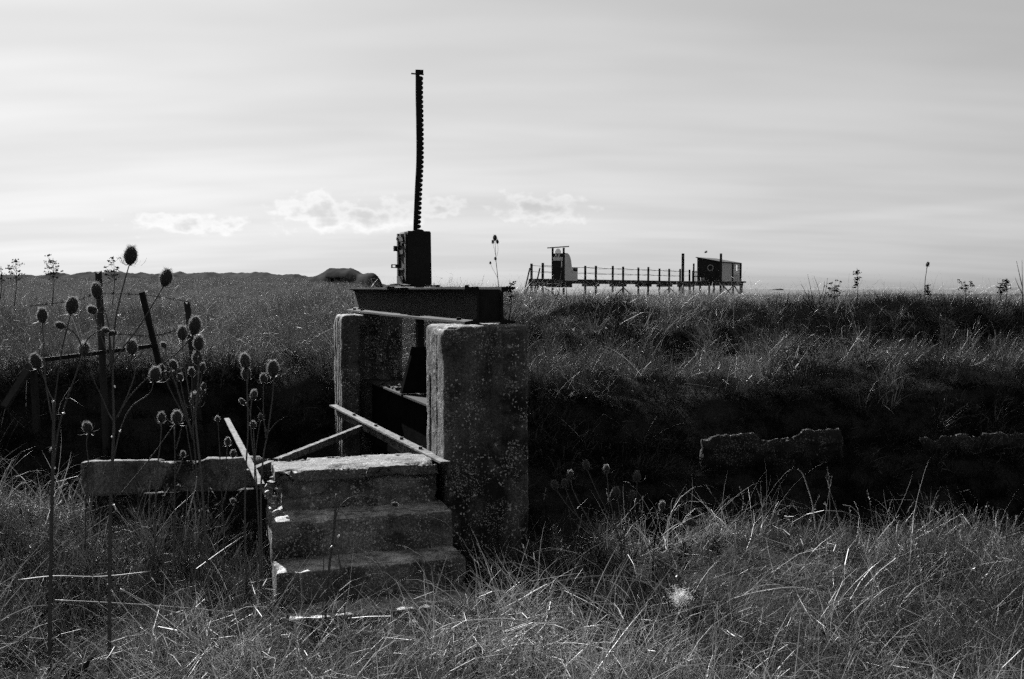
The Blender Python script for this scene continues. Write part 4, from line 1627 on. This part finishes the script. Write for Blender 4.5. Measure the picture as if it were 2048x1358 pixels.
teasel('lone teasel on the skyline of the right bank', 14.0,
       [([(1849, 610), (1850, 565), (1852, 548), (1854, 534)], 0.006, 0.004)], [([(1853, 538), (1854, 533)], 9, (0.25, 0, 1))])


# ------------------------------------------------------------------ single dry stalks
def stalk(name, label, cat, Y0, Y1, px, ra, rb, mat, group=None, side=None, tip=None):
    n = len(px)
    pts = [P(x, y, Y0 + (Y1 - Y0) * i / (n - 1)) for i, (x, y) in enumerate(px)]
    root = thing(name, label, cat, pts[0], group)
    c = catmull(pts, 6)
    m = len(c)
    kr = 1.25 if mat is M_STALK else 1.0
    MB().tube(c, [kr * (ra + (rb - ra) * i / (m - 1)) for i in range(m)], 6).build('stem', mat, root, smooth=True)
    for k, (q, qa) in enumerate(side or []):
        sp = [P(x, y, Y0 + (Y1 - Y0) * 0.5 + 0.03 * i) for i, (x, y) in enumerate(q)]
        sc_ = catmull(sp, 5)
        MB().tube(sc_, [qa * (1 - 0.6 * i / (len(sc_) - 1)) for i in range(len(sc_))], 5).build('side_shoot', mat, root, smooth=True)
    if tip:
        add_head(root, c[-1], tip[1], tip[0] * Y1 / FPX)
    return root


G = 'dry stalks in the grass'
stalk('dry_stalk', 'thick pale dry stalk arching over low in front of the bottom step', 'dry stalk', 4.75, 4.45, [(1200, 1350), (1185, 1333), (1150, 1300), (1110, 1273), (1070, 1250), (1020, 1239), (960, 1240), (905, 1247), (868, 1264)], 0.006, 0.003, M_STALK, G)
stalk('dry_stalk', 'long thin dry stalk bowed in a wide arc below the fan of teasels', 'dry stalk', 4.9, 5.05, [(905, 1232), (973, 1229), (1030, 1205), (1070, 1182), (1110, 1164), (1180, 1153), (1239, 1153), (1303, 1169)], 0.0025, 0.004, M_STALK, G)
stalk('dry_stalk', 'straight dry stalk slanting up to the foot of the teasel fan', 'dry stalk', 4.45, 5.1, [(1130, 1352), (1166, 1285), (1200, 1227), (1233, 1173), (1244, 1154)], 0.0055, 0.004, M_STALK, G)
stalk('dry_stalk', 'forked dry stalk leaning right, just past the bright seed fluff', 'dry stalk', 4.95, 5.0, [(1380, 1234), (1440, 1208), (1500, 1188), (1560, 1177), (1610, 1177), (1690, 1198)], 0.0048, 0.0022, M_STALK, G,
      [([(1484, 1193), (1505, 1178), (1530, 1170), (1562, 1169)], 0.003), ([(1490, 1192), (1500, 1204), (1540, 1207)], 0.002)])
stalk('dry_stalk', 'lower of two dry stalks arching out of the bottom right grass', 'dry stalk', 4.3, 4.4, [(1446, 1355), (1490, 1325), (1535, 1307), (1585, 1299)], 0.0042, 0.002, M_STALK, G)
stalk('dry_stalk', 'upper of two dry stalks arching out of the bottom right grass', 'dry stalk', 4.35, 4.55, [(1452, 1340), (1480, 1308), (1520, 1282), (1560, 1271), (1592, 1274)], 0.0036, 0.0018, M_STALK, G)
stalk('dry_stalk', 'upright thin dry stalk crossing the two arching stalks at bottom right', 'dry stalk', 4.3, 4.35, [(1534, 1356), (1524, 1310), (1509, 1257)], 0.0028, 0.0016, M_STALK, G)
stalk('dry_stalk', 'broken dry stalk with drooping teasel head standing in front of the steps', 'dry stalk', 4.7, 4.72, [(648, 1300), (652, 1220), (660, 1120), (668, 1060), (673, 988)], 0.0068, 0.006, M_STEM, G,
      [([(670, 1045), (677, 1018), (694, 999), (716, 991), (745, 996), (784, 1007)], 0.0032), ([(672, 1010), (690, 1030), (705, 1060)], 0.0014)])
dh = [o for o in C.objects if o.get('label', '').startswith('broken dry stalk')][0]
add_head(dh, P(783, 1007, 4.79), (0.8, -0.2, -0.15), 0.034)
stalk('dry_stalk', 'bare forked stem rising against the second step riser', 'dry stalk', 4.75, 4.8, [(690, 1235), (688, 1190), (680, 1130), (672, 1085), (671, 1060)], 0.004, 0.0025, M_STEM, G, [([(676, 1110), (690, 1160), (700, 1195)], 0.0025)])
stalk('dry_stalk', 'thin upright stem in front of the left half of the steps', 'dry stalk', 4.65, 4.65, [(645, 1300), (646, 1200), (647, 1140), (648, 1078)], 0.0035, 0.002, M_STEM, G)
stalk('dry_stalk', 'thin bent straw leaning away in front of the left end of the third step', 'dry stalk', 4.6, 4.6, [(612, 1345), (605, 1270), (603, 1190), (600, 1150), (594, 1145)], 0.0028, 0.0015, M_STALK, G)
stalk('dry_stalk', 'short pale straw standing slantwise at the lower left corner of the steps', 'dry stalk', 4.7, 4.7, [(548, 1228), (566, 1190), (587, 1156)], 0.0026, 0.002, M_STALK, G)
stalk('dry_stalk', 'solitary curved grass stalk rising into the dark ditch at right', 'dry stalk', 5.7, 5.7, [(1632, 1065), (1625, 1010), (1615, 975), (1605, 948), (1595, 938)], 0.003, 0.0018, M_STALK, G)
stalk('dry_stalk', 'hooked grass stalk bending over at the edge of the dark ditch', 'dry stalk', 5.7, 5.7, [(1718, 1030), (1712, 1022), (1702, 1013), (1686, 1010)], 0.0022, 0.0014, M_STALK, G)
stalk('dry_stalk', 'bright bent straw hanging over the low wall left of the steps', 'dry stalk', 4.5, 4.5, [(375, 1032), (384, 1000), (391, 975), (394, 953)], 0.0026, 0.0018, M_STALK, G)
stalk('dry_stalk', 'bright upright straw at the bottom left between the two tallest teasels', 'dry stalk', 4.05, 4.05, [(138, 1362), (144, 1320), (145, 1290), (146, 1262)], 0.0032, 0.0024, M_STALK, G)
stalk('fallen_stalk', 'long pale fallen stalk lying level across the left grass', 'dry stalk', 4.4, 4.5, [(36, 1160), (110, 1152), (200, 1153), (300, 1143)], 0.0022, 0.0014, M_STALK, 'fallen stalks')
stalk('fallen_stalk', 'pale fallen stalk sloping down to the right in the left grass', 'dry stalk', 4.25, 4.35, [(240, 1178), (300, 1208), (350, 1225), (430, 1238)], 0.0034, 0.0022, M_STALK, 'fallen stalks')
stalk('fallen_stalk', 'faint thin fallen stalk lying level in the lower left grass', 'dry stalk', 4.3, 4.5, [(110, 1200), (230, 1206), (350, 1214), (480, 1226)], 0.0022, 0.0016, M_STALK, 'fallen stalks')
# weeds on the skyline
def umbel(label, px, ytop, ybase, Y, n, spread, seed):
    rs = random.Random(seed)
    base, top = P(px - 2, ybase, Y), P(px, ytop, Y)
    root = thing('skyline_weed', label, 'weed', base, 'tall weeds on the skyline')
    MB().tube(catmull([base, base.lerp(top, 0.5) + Vector((0.02, 0, 0)), top], 4), [0.006, 0.0055, 0.005, 0.0045, 0.004, 0.0035, 0.003, 0.002, 0.002][:9], 5).build('stem', M_WEED, root)
    fl = MB()
    st = MB()
    Ht = (top - base).length
    for k in range(n):
        f = rs.uniform(0.5, 1.0)
        o = base.lerp(top, f * 0.92)
        a = rs.uniform(0, 6.28)
        L = spread * rs.uniform(0.25, 0.85) * (1.25 - 0.5 * f)
        tip = o + Vector((math.cos(a) * L, math.sin(a) * L, L * rs.uniform(0.4, 1.1)))
        st.tube([o, o.lerp(tip, 0.5) + Vector((math.cos(a), math.sin(a), -0.3)) * 0.1 * L, tip], 0.0016, 3)
        for q in range(5):
            c = tip + Vector((rs.uniform(-1, 1), rs.uniform(-1, 1), rs.uniform(-0.3, 0.5))) * 0.026
            r = rs.uniform(0.006, 0.013)
            fl.add([c + Vector((r, 0, 0)), c + Vector((-r, 0, 0)), c + Vector((0, r, 0)), c + Vector((0, -r, 0)), c + Vector((0, 0, r * 0.8)), c + Vector((0, 0, -r * 0.8))],
                   [(0, 2, 4), (2, 1, 4), (1, 3, 4), (3, 0, 4), (2, 0, 5), (1, 2, 5), (3, 1, 5), (0, 3, 5)])
    st.build('branch', M_WEED, root)
    fl.build('seed_cluster', M_WEED, root)['kind'] = 'stuff'
    return root


umbel('clustered dry weed against the sky at the very left edge', 2, 532, 600, 13.0, 12, 0.12, 1)
umbel('clustered dry weed against the sky, second from the left edge', 31, 517, 612, 13.0, 26, 0.13, 2)
umbel('clustered dry weed against the sky, left of the tall fence post', 106, 516, 612, 13.0, 34, 0.15, 3)
umbel('clustered dry weed against the sky between the tall fence post and the tallest teasel', 227, 512, 610, 13.0, 26, 0.13, 4)
umbel('thin dry weed just right of the beam end', 1020, 562, 640, 10.5, 12, 0.07, 5)
umbel('low bushy dry weed on the skyline left of the lone skyline teasel', 1668, 568, 625, 14.0, 30, 0.16, 6)
umbel('spindly dry weed on the right skyline, right of the lone skyline teasel', 1930, 561, 615, 14.5, 20, 0.16, 7)
umbel('dark dry weed on the skyline near the right edge', 2000, 565, 612, 14.0, 18, 0.08, 8)
umbel('dark narrow dry weed on the skyline, closest to the right edge twig', 2012, 556, 612, 14.2, 22, 0.06, 9)
umbel('tall ragged dry weed on the skyline between hut and lone teasel', 1714, 536, 615, 14.0, 24, 0.05, 10)
umbel('small dry weed on the skyline just behind the lone teasel', 1856, 569, 612, 14.3, 18, 0.06, 12)


def twigs(label, Y, lines, r=0.006):
    root = thing('bare_bush', label, 'bush', P(lines[0][0][0], lines[0][0][1], Y), 'bare bushes on the skyline')
    for k, ln in enumerate(lines):
        c = catmull([P(x, y, Y + 0.08 * math.sin(k * 2.1 + i)) for i, (x, y) in enumerate(ln)], 4)
        MB().tube(c, [r * (1 - 0.7 * i / (len(c) - 1)) for i in range(len(c))], 5).build('branch', M_WEED, root)


twigs('bare branching bush on the right bank, right of the hut', 13.5,
      [[(1629, 660), (1628, 615), (1622, 580), (1615, 548)], [(1628, 615), (1615, 592), (1602, 568)], [(1631, 650), (1640, 600), (1636, 575), (1628, 552)],
       [(1640, 600), (1647, 580), (1649, 562)], [(1628, 625), (1612, 602), (1603, 590)], [(1642, 620), (1650, 590), (1655, 556)]])
twigs('bare twig standing at the right edge of the picture', 12.5, [[(2046, 640), (2045, 580), (2044, 520)], [(2045, 575), (2038, 545), (2033, 522)], [(2046, 590), (2036, 570), (2030, 555)]])
twigs('bare twigs sticking up in front of the left end of the walkway', 15.0, [[(1110, 600), (1118, 583), (1120, 570)], [(1118, 590), (1113, 578)], [(1134, 600), (1133, 578), (1130, 570)], [(1090, 577), (1105, 586), (1115, 600)]], 0.007)

# fluff
def fluff():
    c = P(1361, 1196, 4.35)
    root = thing('seed_fluff', 'bright tuft of white seed fluff caught in the grass at right', 'seed fluff', c)
    rs = random.Random(3)
    mb = MB()
    for k in range(1000):
        w = 0.010 if k % 2 else 0.024
        o = c + Vector((rs.gauss(0, w), rs.gauss(0, w * 0.8), rs.gauss(0, w * 1.1)))
        d = Vector((rs.gauss(0, 1), rs.gauss(0, 1), rs.gauss(0.3, 1))).normalized() * rs.uniform(0.012, 0.045)
        s = d.cross(Vector((rs.gauss(0, 1), rs.gauss(0, 1), rs.gauss(0, 1)))).normalized() * 0.00045
        mb.add([o - s, o + s, o + d], [(0, 1, 2)])
    o = mb.build('down', M_FLUFF, root, fix=False)


fluff()


def snails():
    mb = MB()
    vs, fs = [], []
    N, n = 26, 8
    for i in range(N):
        t = i / (N - 1)
        a = t * 4.5 * math.pi
        rr = 0.12 + 0.55 * t ** 1.5
        tube = 0.06 + 0.36 * t ** 1.3
        cen = Vector((math.cos(a) * rr, math.sin(a) * rr, 0.7 * (1 - t)))
        e = Vector((math.cos(a), math.sin(a), 0))
        for k in range(n):
            b = 2 * math.pi * k / n
            vs.append(cen + (e * math.cos(b) + Z3 * math.sin(b)) * tube)
    for i in range(N - 1):
        for k in range(n):
            fs.append((i * n + k, i * n + (k + 1) % n, (i + 1) * n + (k + 1) % n, (i + 1) * n + k))
    fs += [tuple(range(n - 1, -1, -1)), tuple((N - 1) * n + k for k in range(n))]
    me = mb.add(vs, fs).mesh('snail', True)
    me.materials.append(M_SHELL)
    for (x, y, Y, r, lab) in ((106, 802, 4.09, 0.0075, 'white snail shell sitting at the fork of the leftmost teasel'),
                              (229, 773, 4.14, 0.0075, 'white snail shell high on the stem of the tallest teasel'),
                              (128, 826, 4.09, 0.006, 'white snail shell on the slanting side stem of the leftmost teasel'),
                              (241, 862, 4.13, 0.0065, 'white snail shell on the bright bent branch of the tallest teasel'),
                              (223, 874, 4.14, 0.0055, 'white snail shell just below the main fork of the tallest teasel'),
                              (110, 936, 4.09, 0.006, 'white snail shell low on the leftmost teasel, below its fork'),
                              (676, 1072, 4.69, 0.008, 'white snail shell on the broken stalk before the second step'),
                              (396, 713, 4.53, 0.005, 'tiny white snail shell on a head of the bushy teasel'),
                              (227, 1010, 4.14, 0.006, 'white snail shell far down the stem of the tallest teasel'),
                              (662, 1093, 4.7, 0.007, 'lower white snail shell on the broken stalk before the steps'),
                              (1353, 1152, 4.35, 0.006, 'tiny white snail shell in the grass above the seed fluff'),
                              (239, 630, 4.13, 0.007, 'white snail shell on the thin top of the tallest teasel'),
                              (398, 1021, 4.5, 0.006, 'white snail shell on the bushy teasel near the low wall')):
        o = bpy.data.objects.new('snail', me)
        C.objects.link(o)
        o.location = P(x, y, Y - 0.006)
        o.scale = (r, r, r)
        o.rotation_euler = (random.uniform(0, 3), random.uniform(0, 3), random.uniform(0, 3))
        tag(o, lab, 'snail', 'white snails on dry stems')


snails()


# ------------------------------------------------------------------ grass
def tuft_mesh(name, seed, nb, hmin, hmax, wid, radius, curl, mat, seeds=0, nseg=4, lie=0.0):
    rs = np.random.default_rng(seed)
    V, F = [], []
    for k in range(nb):
        a = rs.uniform(0, 6.283)
        r = radius * math.sqrt(rs.uniform(0, 1))
        base = np.array([math.cos(a) * r, math.sin(a) * r, -0.02])
        az = rs.uniform(0, 6.283)
        h = rs.uniform(hmin, hmax)
        lean = abs(rs.normal(0.25, 0.25)) + lie * rs.uniform(0.3, 1.0)
        bend = rs.normal(0.55, 0.35) * curl
        w = wid * rs.uniform(0.6, 1.4)
        d = np.array([math.cos(az), math.sin(az), 0.0])
        sid_a = az + math.pi / 2 + rs.normal(0, 0.9)
        side = np.array([math.cos(sid_a), math.sin(sid_a), rs.normal(0, 0.2)])
        p = base.copy()
        th = lean
        o = len(V)
        sway = rs.normal(0, 0.25)
        kink = rs.integers(1, nseg) if rs.uniform() < 0.25 else -1
        for i in range(nseg + 1):
            f = i / nseg
            ww = w * (1 - 0.75 * f)
            if i == nseg:
                V.append(tuple(p))
            else:
                V.append(tuple(p - side * ww * 0.5))
                V.append(tuple(p + side * ww * 0.5))
            th += bend / nseg * 2.2 * (0.4 + f)
            if i == kink:
                th += rs.uniform(0.5, 1.4)
            az2 = az + sway * f * 2
            d = np.array([math.cos(az2), math.sin(az2), 0.0])
            p = p + (d * math.sin(th) + np.array([0, 0, 1.0]) * math.cos(th)) * (h / nseg)
            if p[2] < 0.004:
                p[2] = 0.004 + rs.uniform(0, 0.02)
        for i in range(nseg - 1):
            F.append((o + 2 * i, o + 2 * i + 1, o + 2 * i + 3, o + 2 * i + 2))
        F.append((o + 2 * nseg - 2, o + 2 * nseg - 1, o + 2 * nseg))
        if k < seeds:
            # spike of spikelets along the last third
            tip = np.array(V[-1])
            below = np.array(V[o + 2 * (nseg - 1)])
            for q in range(10):
                f = q / 10
                c = below + (tip - below) * f
                e = (tip - below) / np.linalg.norm(tip - below) * 0.016 + rs.normal(0, 0.0045, 3)
                s2 = np.cross(e, rs.normal(0, 1, 3))
                s2 = s2 / (np.linalg.norm(s2) + 1e-9) * 0.0028
                n0 = len(V)
                V += [tuple(c), tuple(c + e * 0.5 + s2), tuple(c + e), tuple(c + e * 0.5 - s2)]
                F.append((n0, n0 + 1, n0 + 2, n0 + 3))
    me = bpy.data.meshes.new(name)
    me.from_pydata(V, [], F)
    me.materials.append(mat)
    return me


def scatter(name, label, cat, sources, pts, scl, seed=0, tilt=0.12):
    """one object: points carry tufts through geometry nodes"""
    rs = np.random.default_rng(seed)
    n = len(pts)
    me = bpy.data.meshes.new(name)
    me.vertices.add(n)
    me.vertices.foreach_set('co', pts.astype(np.float32).ravel())
    rot = np.zeros((n, 3), np.float32)
    rot[:, 2] = rs.uniform(0, 6.283, n)
    rot[:, 0] = rs.normal(0, tilt, n)
    rot[:, 1] = rs.normal(0, tilt, n)
    a = me.attributes.new('rot', 'FLOAT_VECTOR', 'POINT')
    a.data.foreach_set('vector', rot.ravel())
    a = me.attributes.new('scl', 'FLOAT', 'POINT')
    a.data.foreach_set('value', scl.astype(np.float32))
    a = me.attributes.new('pick', 'INT', 'POINT')
    a.data.foreach_set('value', rs.integers(0, len(sources), n).astype(np.int32))
    o = bpy.data.objects.new(name, me)
    C.objects.link(o)
    ng = bpy.data.node_groups.new(name + '_nodes', 'GeometryNodeTree')
    ng.interface.new_socket('Geometry', in_out='INPUT', socket_type='NodeSocketGeometry')
    ng.interface.new_socket('Geometry', in_out='OUTPUT', socket_type='NodeSocketGeometry')
    gi, go = ng.nodes.new('NodeGroupInput'), ng.nodes.new('NodeGroupOutput')
    iop = ng.nodes.new('GeometryNodeInstanceOnPoints')
    j = ng.nodes.new('GeometryNodeJoinGeometry')
    for s in sources:
        src = bpy.data.objects.new(s.name, s)
        oi = ng.nodes.new('GeometryNodeObjectInfo')
        oi.inputs['Object'].default_value = src
        oi.inputs['As Instance'].default_value = True
        ng.links.new(oi.outputs['Geometry'], j.inputs[0])

    def attr(nm, typ):
        q = ng.nodes.new('GeometryNodeInputNamedAttribute')
        q.data_type = typ
        q.inputs['Name'].default_value = nm
        return q.outputs[0]
    ng.links.new(gi.outputs[0], iop.inputs['Points'])
    ng.links.new(j.outputs[0], iop.inputs['Instance'])
    iop.inputs['Pick Instance'].default_value = True
    ng.links.new(attr('pick', 'INT'), iop.inputs['Instance Index'])
    e2r = ng.nodes.new('FunctionNodeEulerToRotation')
    ng.links.new(attr('rot', 'FLOAT_VECTOR'), e2r.inputs[0])
    ng.links.new(e2r.outputs[0], iop.inputs['Rotation'])
    ng.links.new(attr('scl', 'FLOAT'), iop.inputs['Scale'])
    ng.links.new(iop.outputs[0], go.inputs[0])
    md = o.modifiers.new('tufts', 'NODES')
    md.node_group = ng
    tag(o, label, cat, kind='stuff')
    return o


def place(n, x0, x1, y0, y1, dens, seed, power=1.0, wedge=True):
    rs = np.random.default_rng(seed)
    y = y0 + (y1 - y0) * rs.uniform(0, 1, n) ** power
    if wedge:
        lim = y * 0.60 + 0.8
        x = rs.uniform(-1, 1, n) * lim
    else:
        x = rs.uniform(x0, x1, n)
    keep = rs.uniform(0, 1, n) < dens(x, y)
    x, y = x[keep], y[keep]
    return np.stack([x, y, H(x, y)], 1)


def gentle(x, y, lo=0.55, hi=1.1, floor=0.15):
    """grass grows thin on the steep bank faces"""
    e = 0.12
    g = np.hypot(H(x + e, y) - H(x - e, y), H(x, y + e) - H(x, y - e)) / (2 * e)
    return floor + (1 - floor) * (1 - sstep(g, lo, hi))


def shade_brush(x, y):
    """where near-black weeds paint the shade in: ditch faces and the brow of the right bank"""
    s, b = to_sb(x, y)
    n = (fbm(x * 0.6, y * 0.6, 141) - 0.5) * 2.2 + (fbm(x * 2.2, y * 2.2, 143, 2) - 0.5) * 0.8
    bb = b - 3.25 + n * 0.75
    t = sstep(s, 0.2, 1.8)
    left = 1 - sstep(bb, 0.75, 1.3)
    right = np.maximum(1 - sstep(bb, 1.0, 1.8), sstep(bb, 2.1, 2.8) * (1 - sstep(bb, 4.6, 5.8)) * (0.5 + 0.5 * sstep(x, 0.8, 3.5)))
    return left * (1 - t) + right * t


def clear(x, y):
    """1 where grass may stand: off the concrete"""
    dx, dy = x - ST0.x, y - ST0.y
    s = dx * T3.x + dy * T3.y
    b = dx * N3.x + dy * N3.y
    on_steps = (s > -0.03) & (s < 0.99) & (b > -0.74) & (b < 0.5)
    sl, bl = to_sb(x, y)
    on_pier = (sl > -0.02) & (sl < 0.55) & (((bl > -0.01) & (bl < 0.47)) | ((bl > 3.17) & (bl < 3.68)))
    wall = (x < -1.3) & (x > -2.65) & (y > 5.75 + (x + 2.55) * 0.16) & (y < 6.3)
    cwall = (bl > 3.05) & (bl < 3.45) & (((sl > 3.65) & (sl < 5.5)) | ((sl > 6.5) & (sl < 8.65)))
    return np.where(on_steps | on_pier | wall | cwall, 0.0, np.where((s > -0.1) & (s < 1.15) & (b > -1.15) & (b < 0), 0.65, 1.0))


FINE = [tuft_mesh('fine_tuft', 100 + i, 60, 0.10, 0.34, 0.0033, 0.085, 1.25, M_GRASS, lie=0.35) for i in range(6)]
TALL = [tuft_mesh('tall_tuft', 200 + i, 42, 0.22, 0.52, 0.0042, 0.09, 0.55, M_GRASS, seeds=4, nseg=5) for i in range(5)]
STRAW = [tuft_mesh('straw', 300 + i, 6, 0.2, 0.6, 0.0026, 0.14, 0.3, M_STRAW, lie=0.9, nseg=3) for i in range(6)]
SEED = [tuft_mesh('seed_grass', 400 + i, 3, 0.35, 0.62, 0.0024, 0.05, 0.22, M_STRAW, seeds=3, nseg=6) for i in range(5)]
WISP = [tuft_mesh('wispy_tuft', 700 + i, 18, 0.2, 0.5, 0.0026, 0.12, 1.5, M_STRAW, lie=0.5, nseg=6) for i in range(6)]
LEAFT = [tuft_mesh('pale_tuft', 1000 + i, 60, 0.12, 0.36, 0.0036, 0.10, 1.0, M_MEADOW, seeds=2, lie=0.2) for i in range(5)]
DARKT = [tuft_mesh('weed_tuft', 800 + i, 44, 0.10, 0.34, 0.008, 0.12, 1.2, M_WEED, lie=0.4, nseg=3) for i in range(4)]
BROAD = [tuft_mesh('broad_weed', 900 + i, 14, 0.08, 0.2, 0.022, 0.06, 1.3, M_WEED, lie=0.4, nseg=4) for i in range(4)]
WIDE = [tuft_mesh('meadow_tuft', 500 + i, 110, 0.16, 0.44, 0.0075, 0.30, 0.7, M_MEADOW, seeds=4, nseg=4) for i in range(5)]
FARW = [tuft_mesh('far_tuft', 600 + i, 120, 0.2, 0.55, 0.03, 0.9, 0.6, M_MEADOW, nseg=3) for i in range(4)]


def grass():
    ncl = lambda x, y, s=1.3, seed=51: fbm(x * s, y * s, seed, 3)
    # foreground, up to the ditch edge
    d = lambda x, y: clear(x, y) * np.clip((H(x, y) + 0.75) * 2.2, 0, 1) * (0.14 + 1.1 * sstep(ncl(x, y), 0.42, 0.6))
    p = place(4200, 0, 0, 2.6, 7.2, d, 1)
    scatter('foreground_grass', 'matted dry grass filling the foreground up to the ditch', 'grass', FINE, p, (0.45 + 0.75 * ncl(p[:, 0], p[:, 1], 1.7, 61)) * (0.6 + 0.4 * sstep(p[:, 1], 4.1, 5.0)), 1, 0.2)
    d2 = lambda x, y: clear(x, y) * np.clip((H(x, y) + 0.4) * 3, 0, 1) * sstep(ncl(x, y, 0.9, 71), 0.45, 0.68) * np.where((np.abs(x + 0.6) < 0.85) & (y > 4.2), 0.15, 1.0) + clear(x, y) * 0.75 * np.where((x < -1.35) & (y > 4.3) & (y < 5.75), 1.0, 0.0)
    p = place(2300, 0, 0, 2.8, 6.6, d2, 2)
    scatter('tall_grass', 'taller loose tufts of dry grass standing in the foreground', 'grass', TALL, p, (0.6 + 0.4 * sstep(p[:, 1], 4.2, 5.2)) * 0.5 + 0.5 * ncl(p[:, 0], p[:, 1], 2.1, 81), 2, 0.15)
    d3 = lambda x, y: clear(x, y) * np.clip((H(x, y) + 0.4) * 3, 0, 1) * (0.35 + 0.65 * sstep(-x, 0.8, 1.8))
    p = place(650, 0, 0, 3.6, 6.3, d3, 3)
    p[:, 2] += 0.05
    scatter('loose_straw', 'pale loose straws lying crisscross on the foreground grass', 'straw', STRAW, p, 0.6 + 0.6 * np.random.default_rng(4).uniform(0, 1, len(p)), 3, 0.35)
    d4 = lambda x, y: clear(x, y) * np.where(x > 0.2, 1.0, 0.12) * np.clip((H(x, y) + 0.5) * 3, 0, 1)
    d5 = lambda x, y: clear(x, y) * np.clip((H(x, y) + 0.5) * 3, 0, 1) * sstep(ncl(x, y, 1.6, 77), 0.4, 0.62)
    p = place(3200, 0, 0, 3.0, 6.6, d5, 15)
    p[:, 2] += 0.03
    scatter('wispy_grass', 'pale curly wisps of grass catching the light in the foreground', 'grass', WISP, p, 0.65 + 0.85 * np.random.default_rng(16).uniform(0, 1, len(p)), 15, 0.3)
    p = place(220, 0, 0, 4.6, 6.5, d4, 5)
    scatter('seeding_grass', 'thin seeding grass stalks standing against the dark ditch', 'grass', SEED, p, 0.5 + 0.5 * np.random.default_rng(6).uniform(0, 1, len(p)), 5, 0.15)
    # far bank and near meadow
    d = lambda x, y: clear(x, y) * np.where(to_sb(x, y)[1] > 3.3, 1.0, 0.0) * (0.5 + 0.8 * sstep(ncl(x, y, 0.7, 91), 0.35, 0.6)) * gentle(x, y, floor=0.4) * (1 - 0.93 * shade_brush(x, y))
    p = place(9500, 0, 0, 7.6, 20, d, 7, 0.85)
    scatter('bank_grass', 'rough dry grass on the far bank of the ditch', 'grass', FINE + TALL, p, (0.65 + 0.8 * ncl(p[:, 0], p[:, 1], 0.9, 95)) * np.where((p[:, 2] > 1.1) & (p[:, 0] > -0.5), 0.6, 1.0), 7, 0.22)
    p = place(6500, 0, 0, 8.0, 22, lambda x, y: clear(x, y) * np.where((to_sb(x, y)[1] > 4.2) & (to_sb(x, y)[0] < 1.0), 1.0, 0.0) * (1 - shade_brush(x, y)), 27, 0.85)
    scatter('field_grass', 'pale sunlit dry grass of the left field behind the ditch', 'grass', LEAFT, p, 0.7 + 0.6 * ncl(p[:, 0], p[:, 1], 0.8, 161), 27, 0.25)
    d = lambda x, y: np.where(to_sb(x, y)[1] > 3.6, 0.9, 0.0) * clear(x, y) * gentle(x, y, floor=0.0) * (1 - 0.85 * shade_brush(x, y))
    p = place(4200, 0, 0, 8.2, 26, d, 8, 0.8)
    p[:, 2] += 0.06
    scatter('bank_straw', 'pale straws scattered over the far bank and meadow', 'straw', STRAW + WISP, p, 0.8 + 0.9 * np.random.default_rng(9).uniform(0, 1, len(p)), 8, 0.4)
    dk = lambda x, y: np.where((to_sb(x, y)[1] > 2.3), 1.0, 0.0) * np.maximum(shade_brush(x, y), 0.5 * (1 - gentle(x, y, 0.6, 1.1, 0.0))) * np.where(H(x, y) > -0.9, 1.0, 0.0)  # near-black tufts stand in for the shade on the banks
    p = place(12000, 0, 0, 7.0, 19, dk, 21, 0.8)
    scatter('bank_weeds', 'tangled weeds and brambles on the bank faces, darkened to carry their shade', 'weeds', DARKT, p, 0.5 + 0.95 * ncl(p[:, 0], p[:, 1], 0.9, 131), 21, 0.3)
    # broad leaved weeds mixed into the foreground
    p = place(420, 0, 0, 3.2, 6.4, lambda x, y: clear(x, y) * sstep(ncl(x, y, 1.1, 151), 0.5, 0.66) * np.where(H(x, y) > -0.3, 1.0, 0.0), 23)
    scatter('foreground_weeds', 'dark broad leaved weeds scattered in the foreground grass', 'weeds', BROAD, p, 0.5 + 0.6 * np.random.default_rng(24).uniform(0, 1, len(p)), 23, 0.2)
    p = place(6000, 0, 0, 16, 62, lambda x, y: 0.9 + 0 * x, 10, 0.8)
    scatter('meadow_grass', 'dry meadow stretching back towards the dunes', 'grass', WIDE, p, np.where((p[:, 2] > 1.1) & (p[:, 0] > -0.5), 0.55, 1.0) * 0.7 + 0.7 * ncl(p[:, 0], p[:, 1], 0.25, 97), 10, 0.12)
    p = place(5000, 0, 0, 55, 165, lambda x, y: np.where(H(x, y) > -0.5, 1.0, 0.0), 11, 0.8)
    scatter('distant_grass', 'distant meadow grass in front of the dunes', 'grass', FARW, p, 0.7 + 0.6 * ncl(p[:, 0], p[:, 1], 0.1, 99), 11, 0.08)


grass()
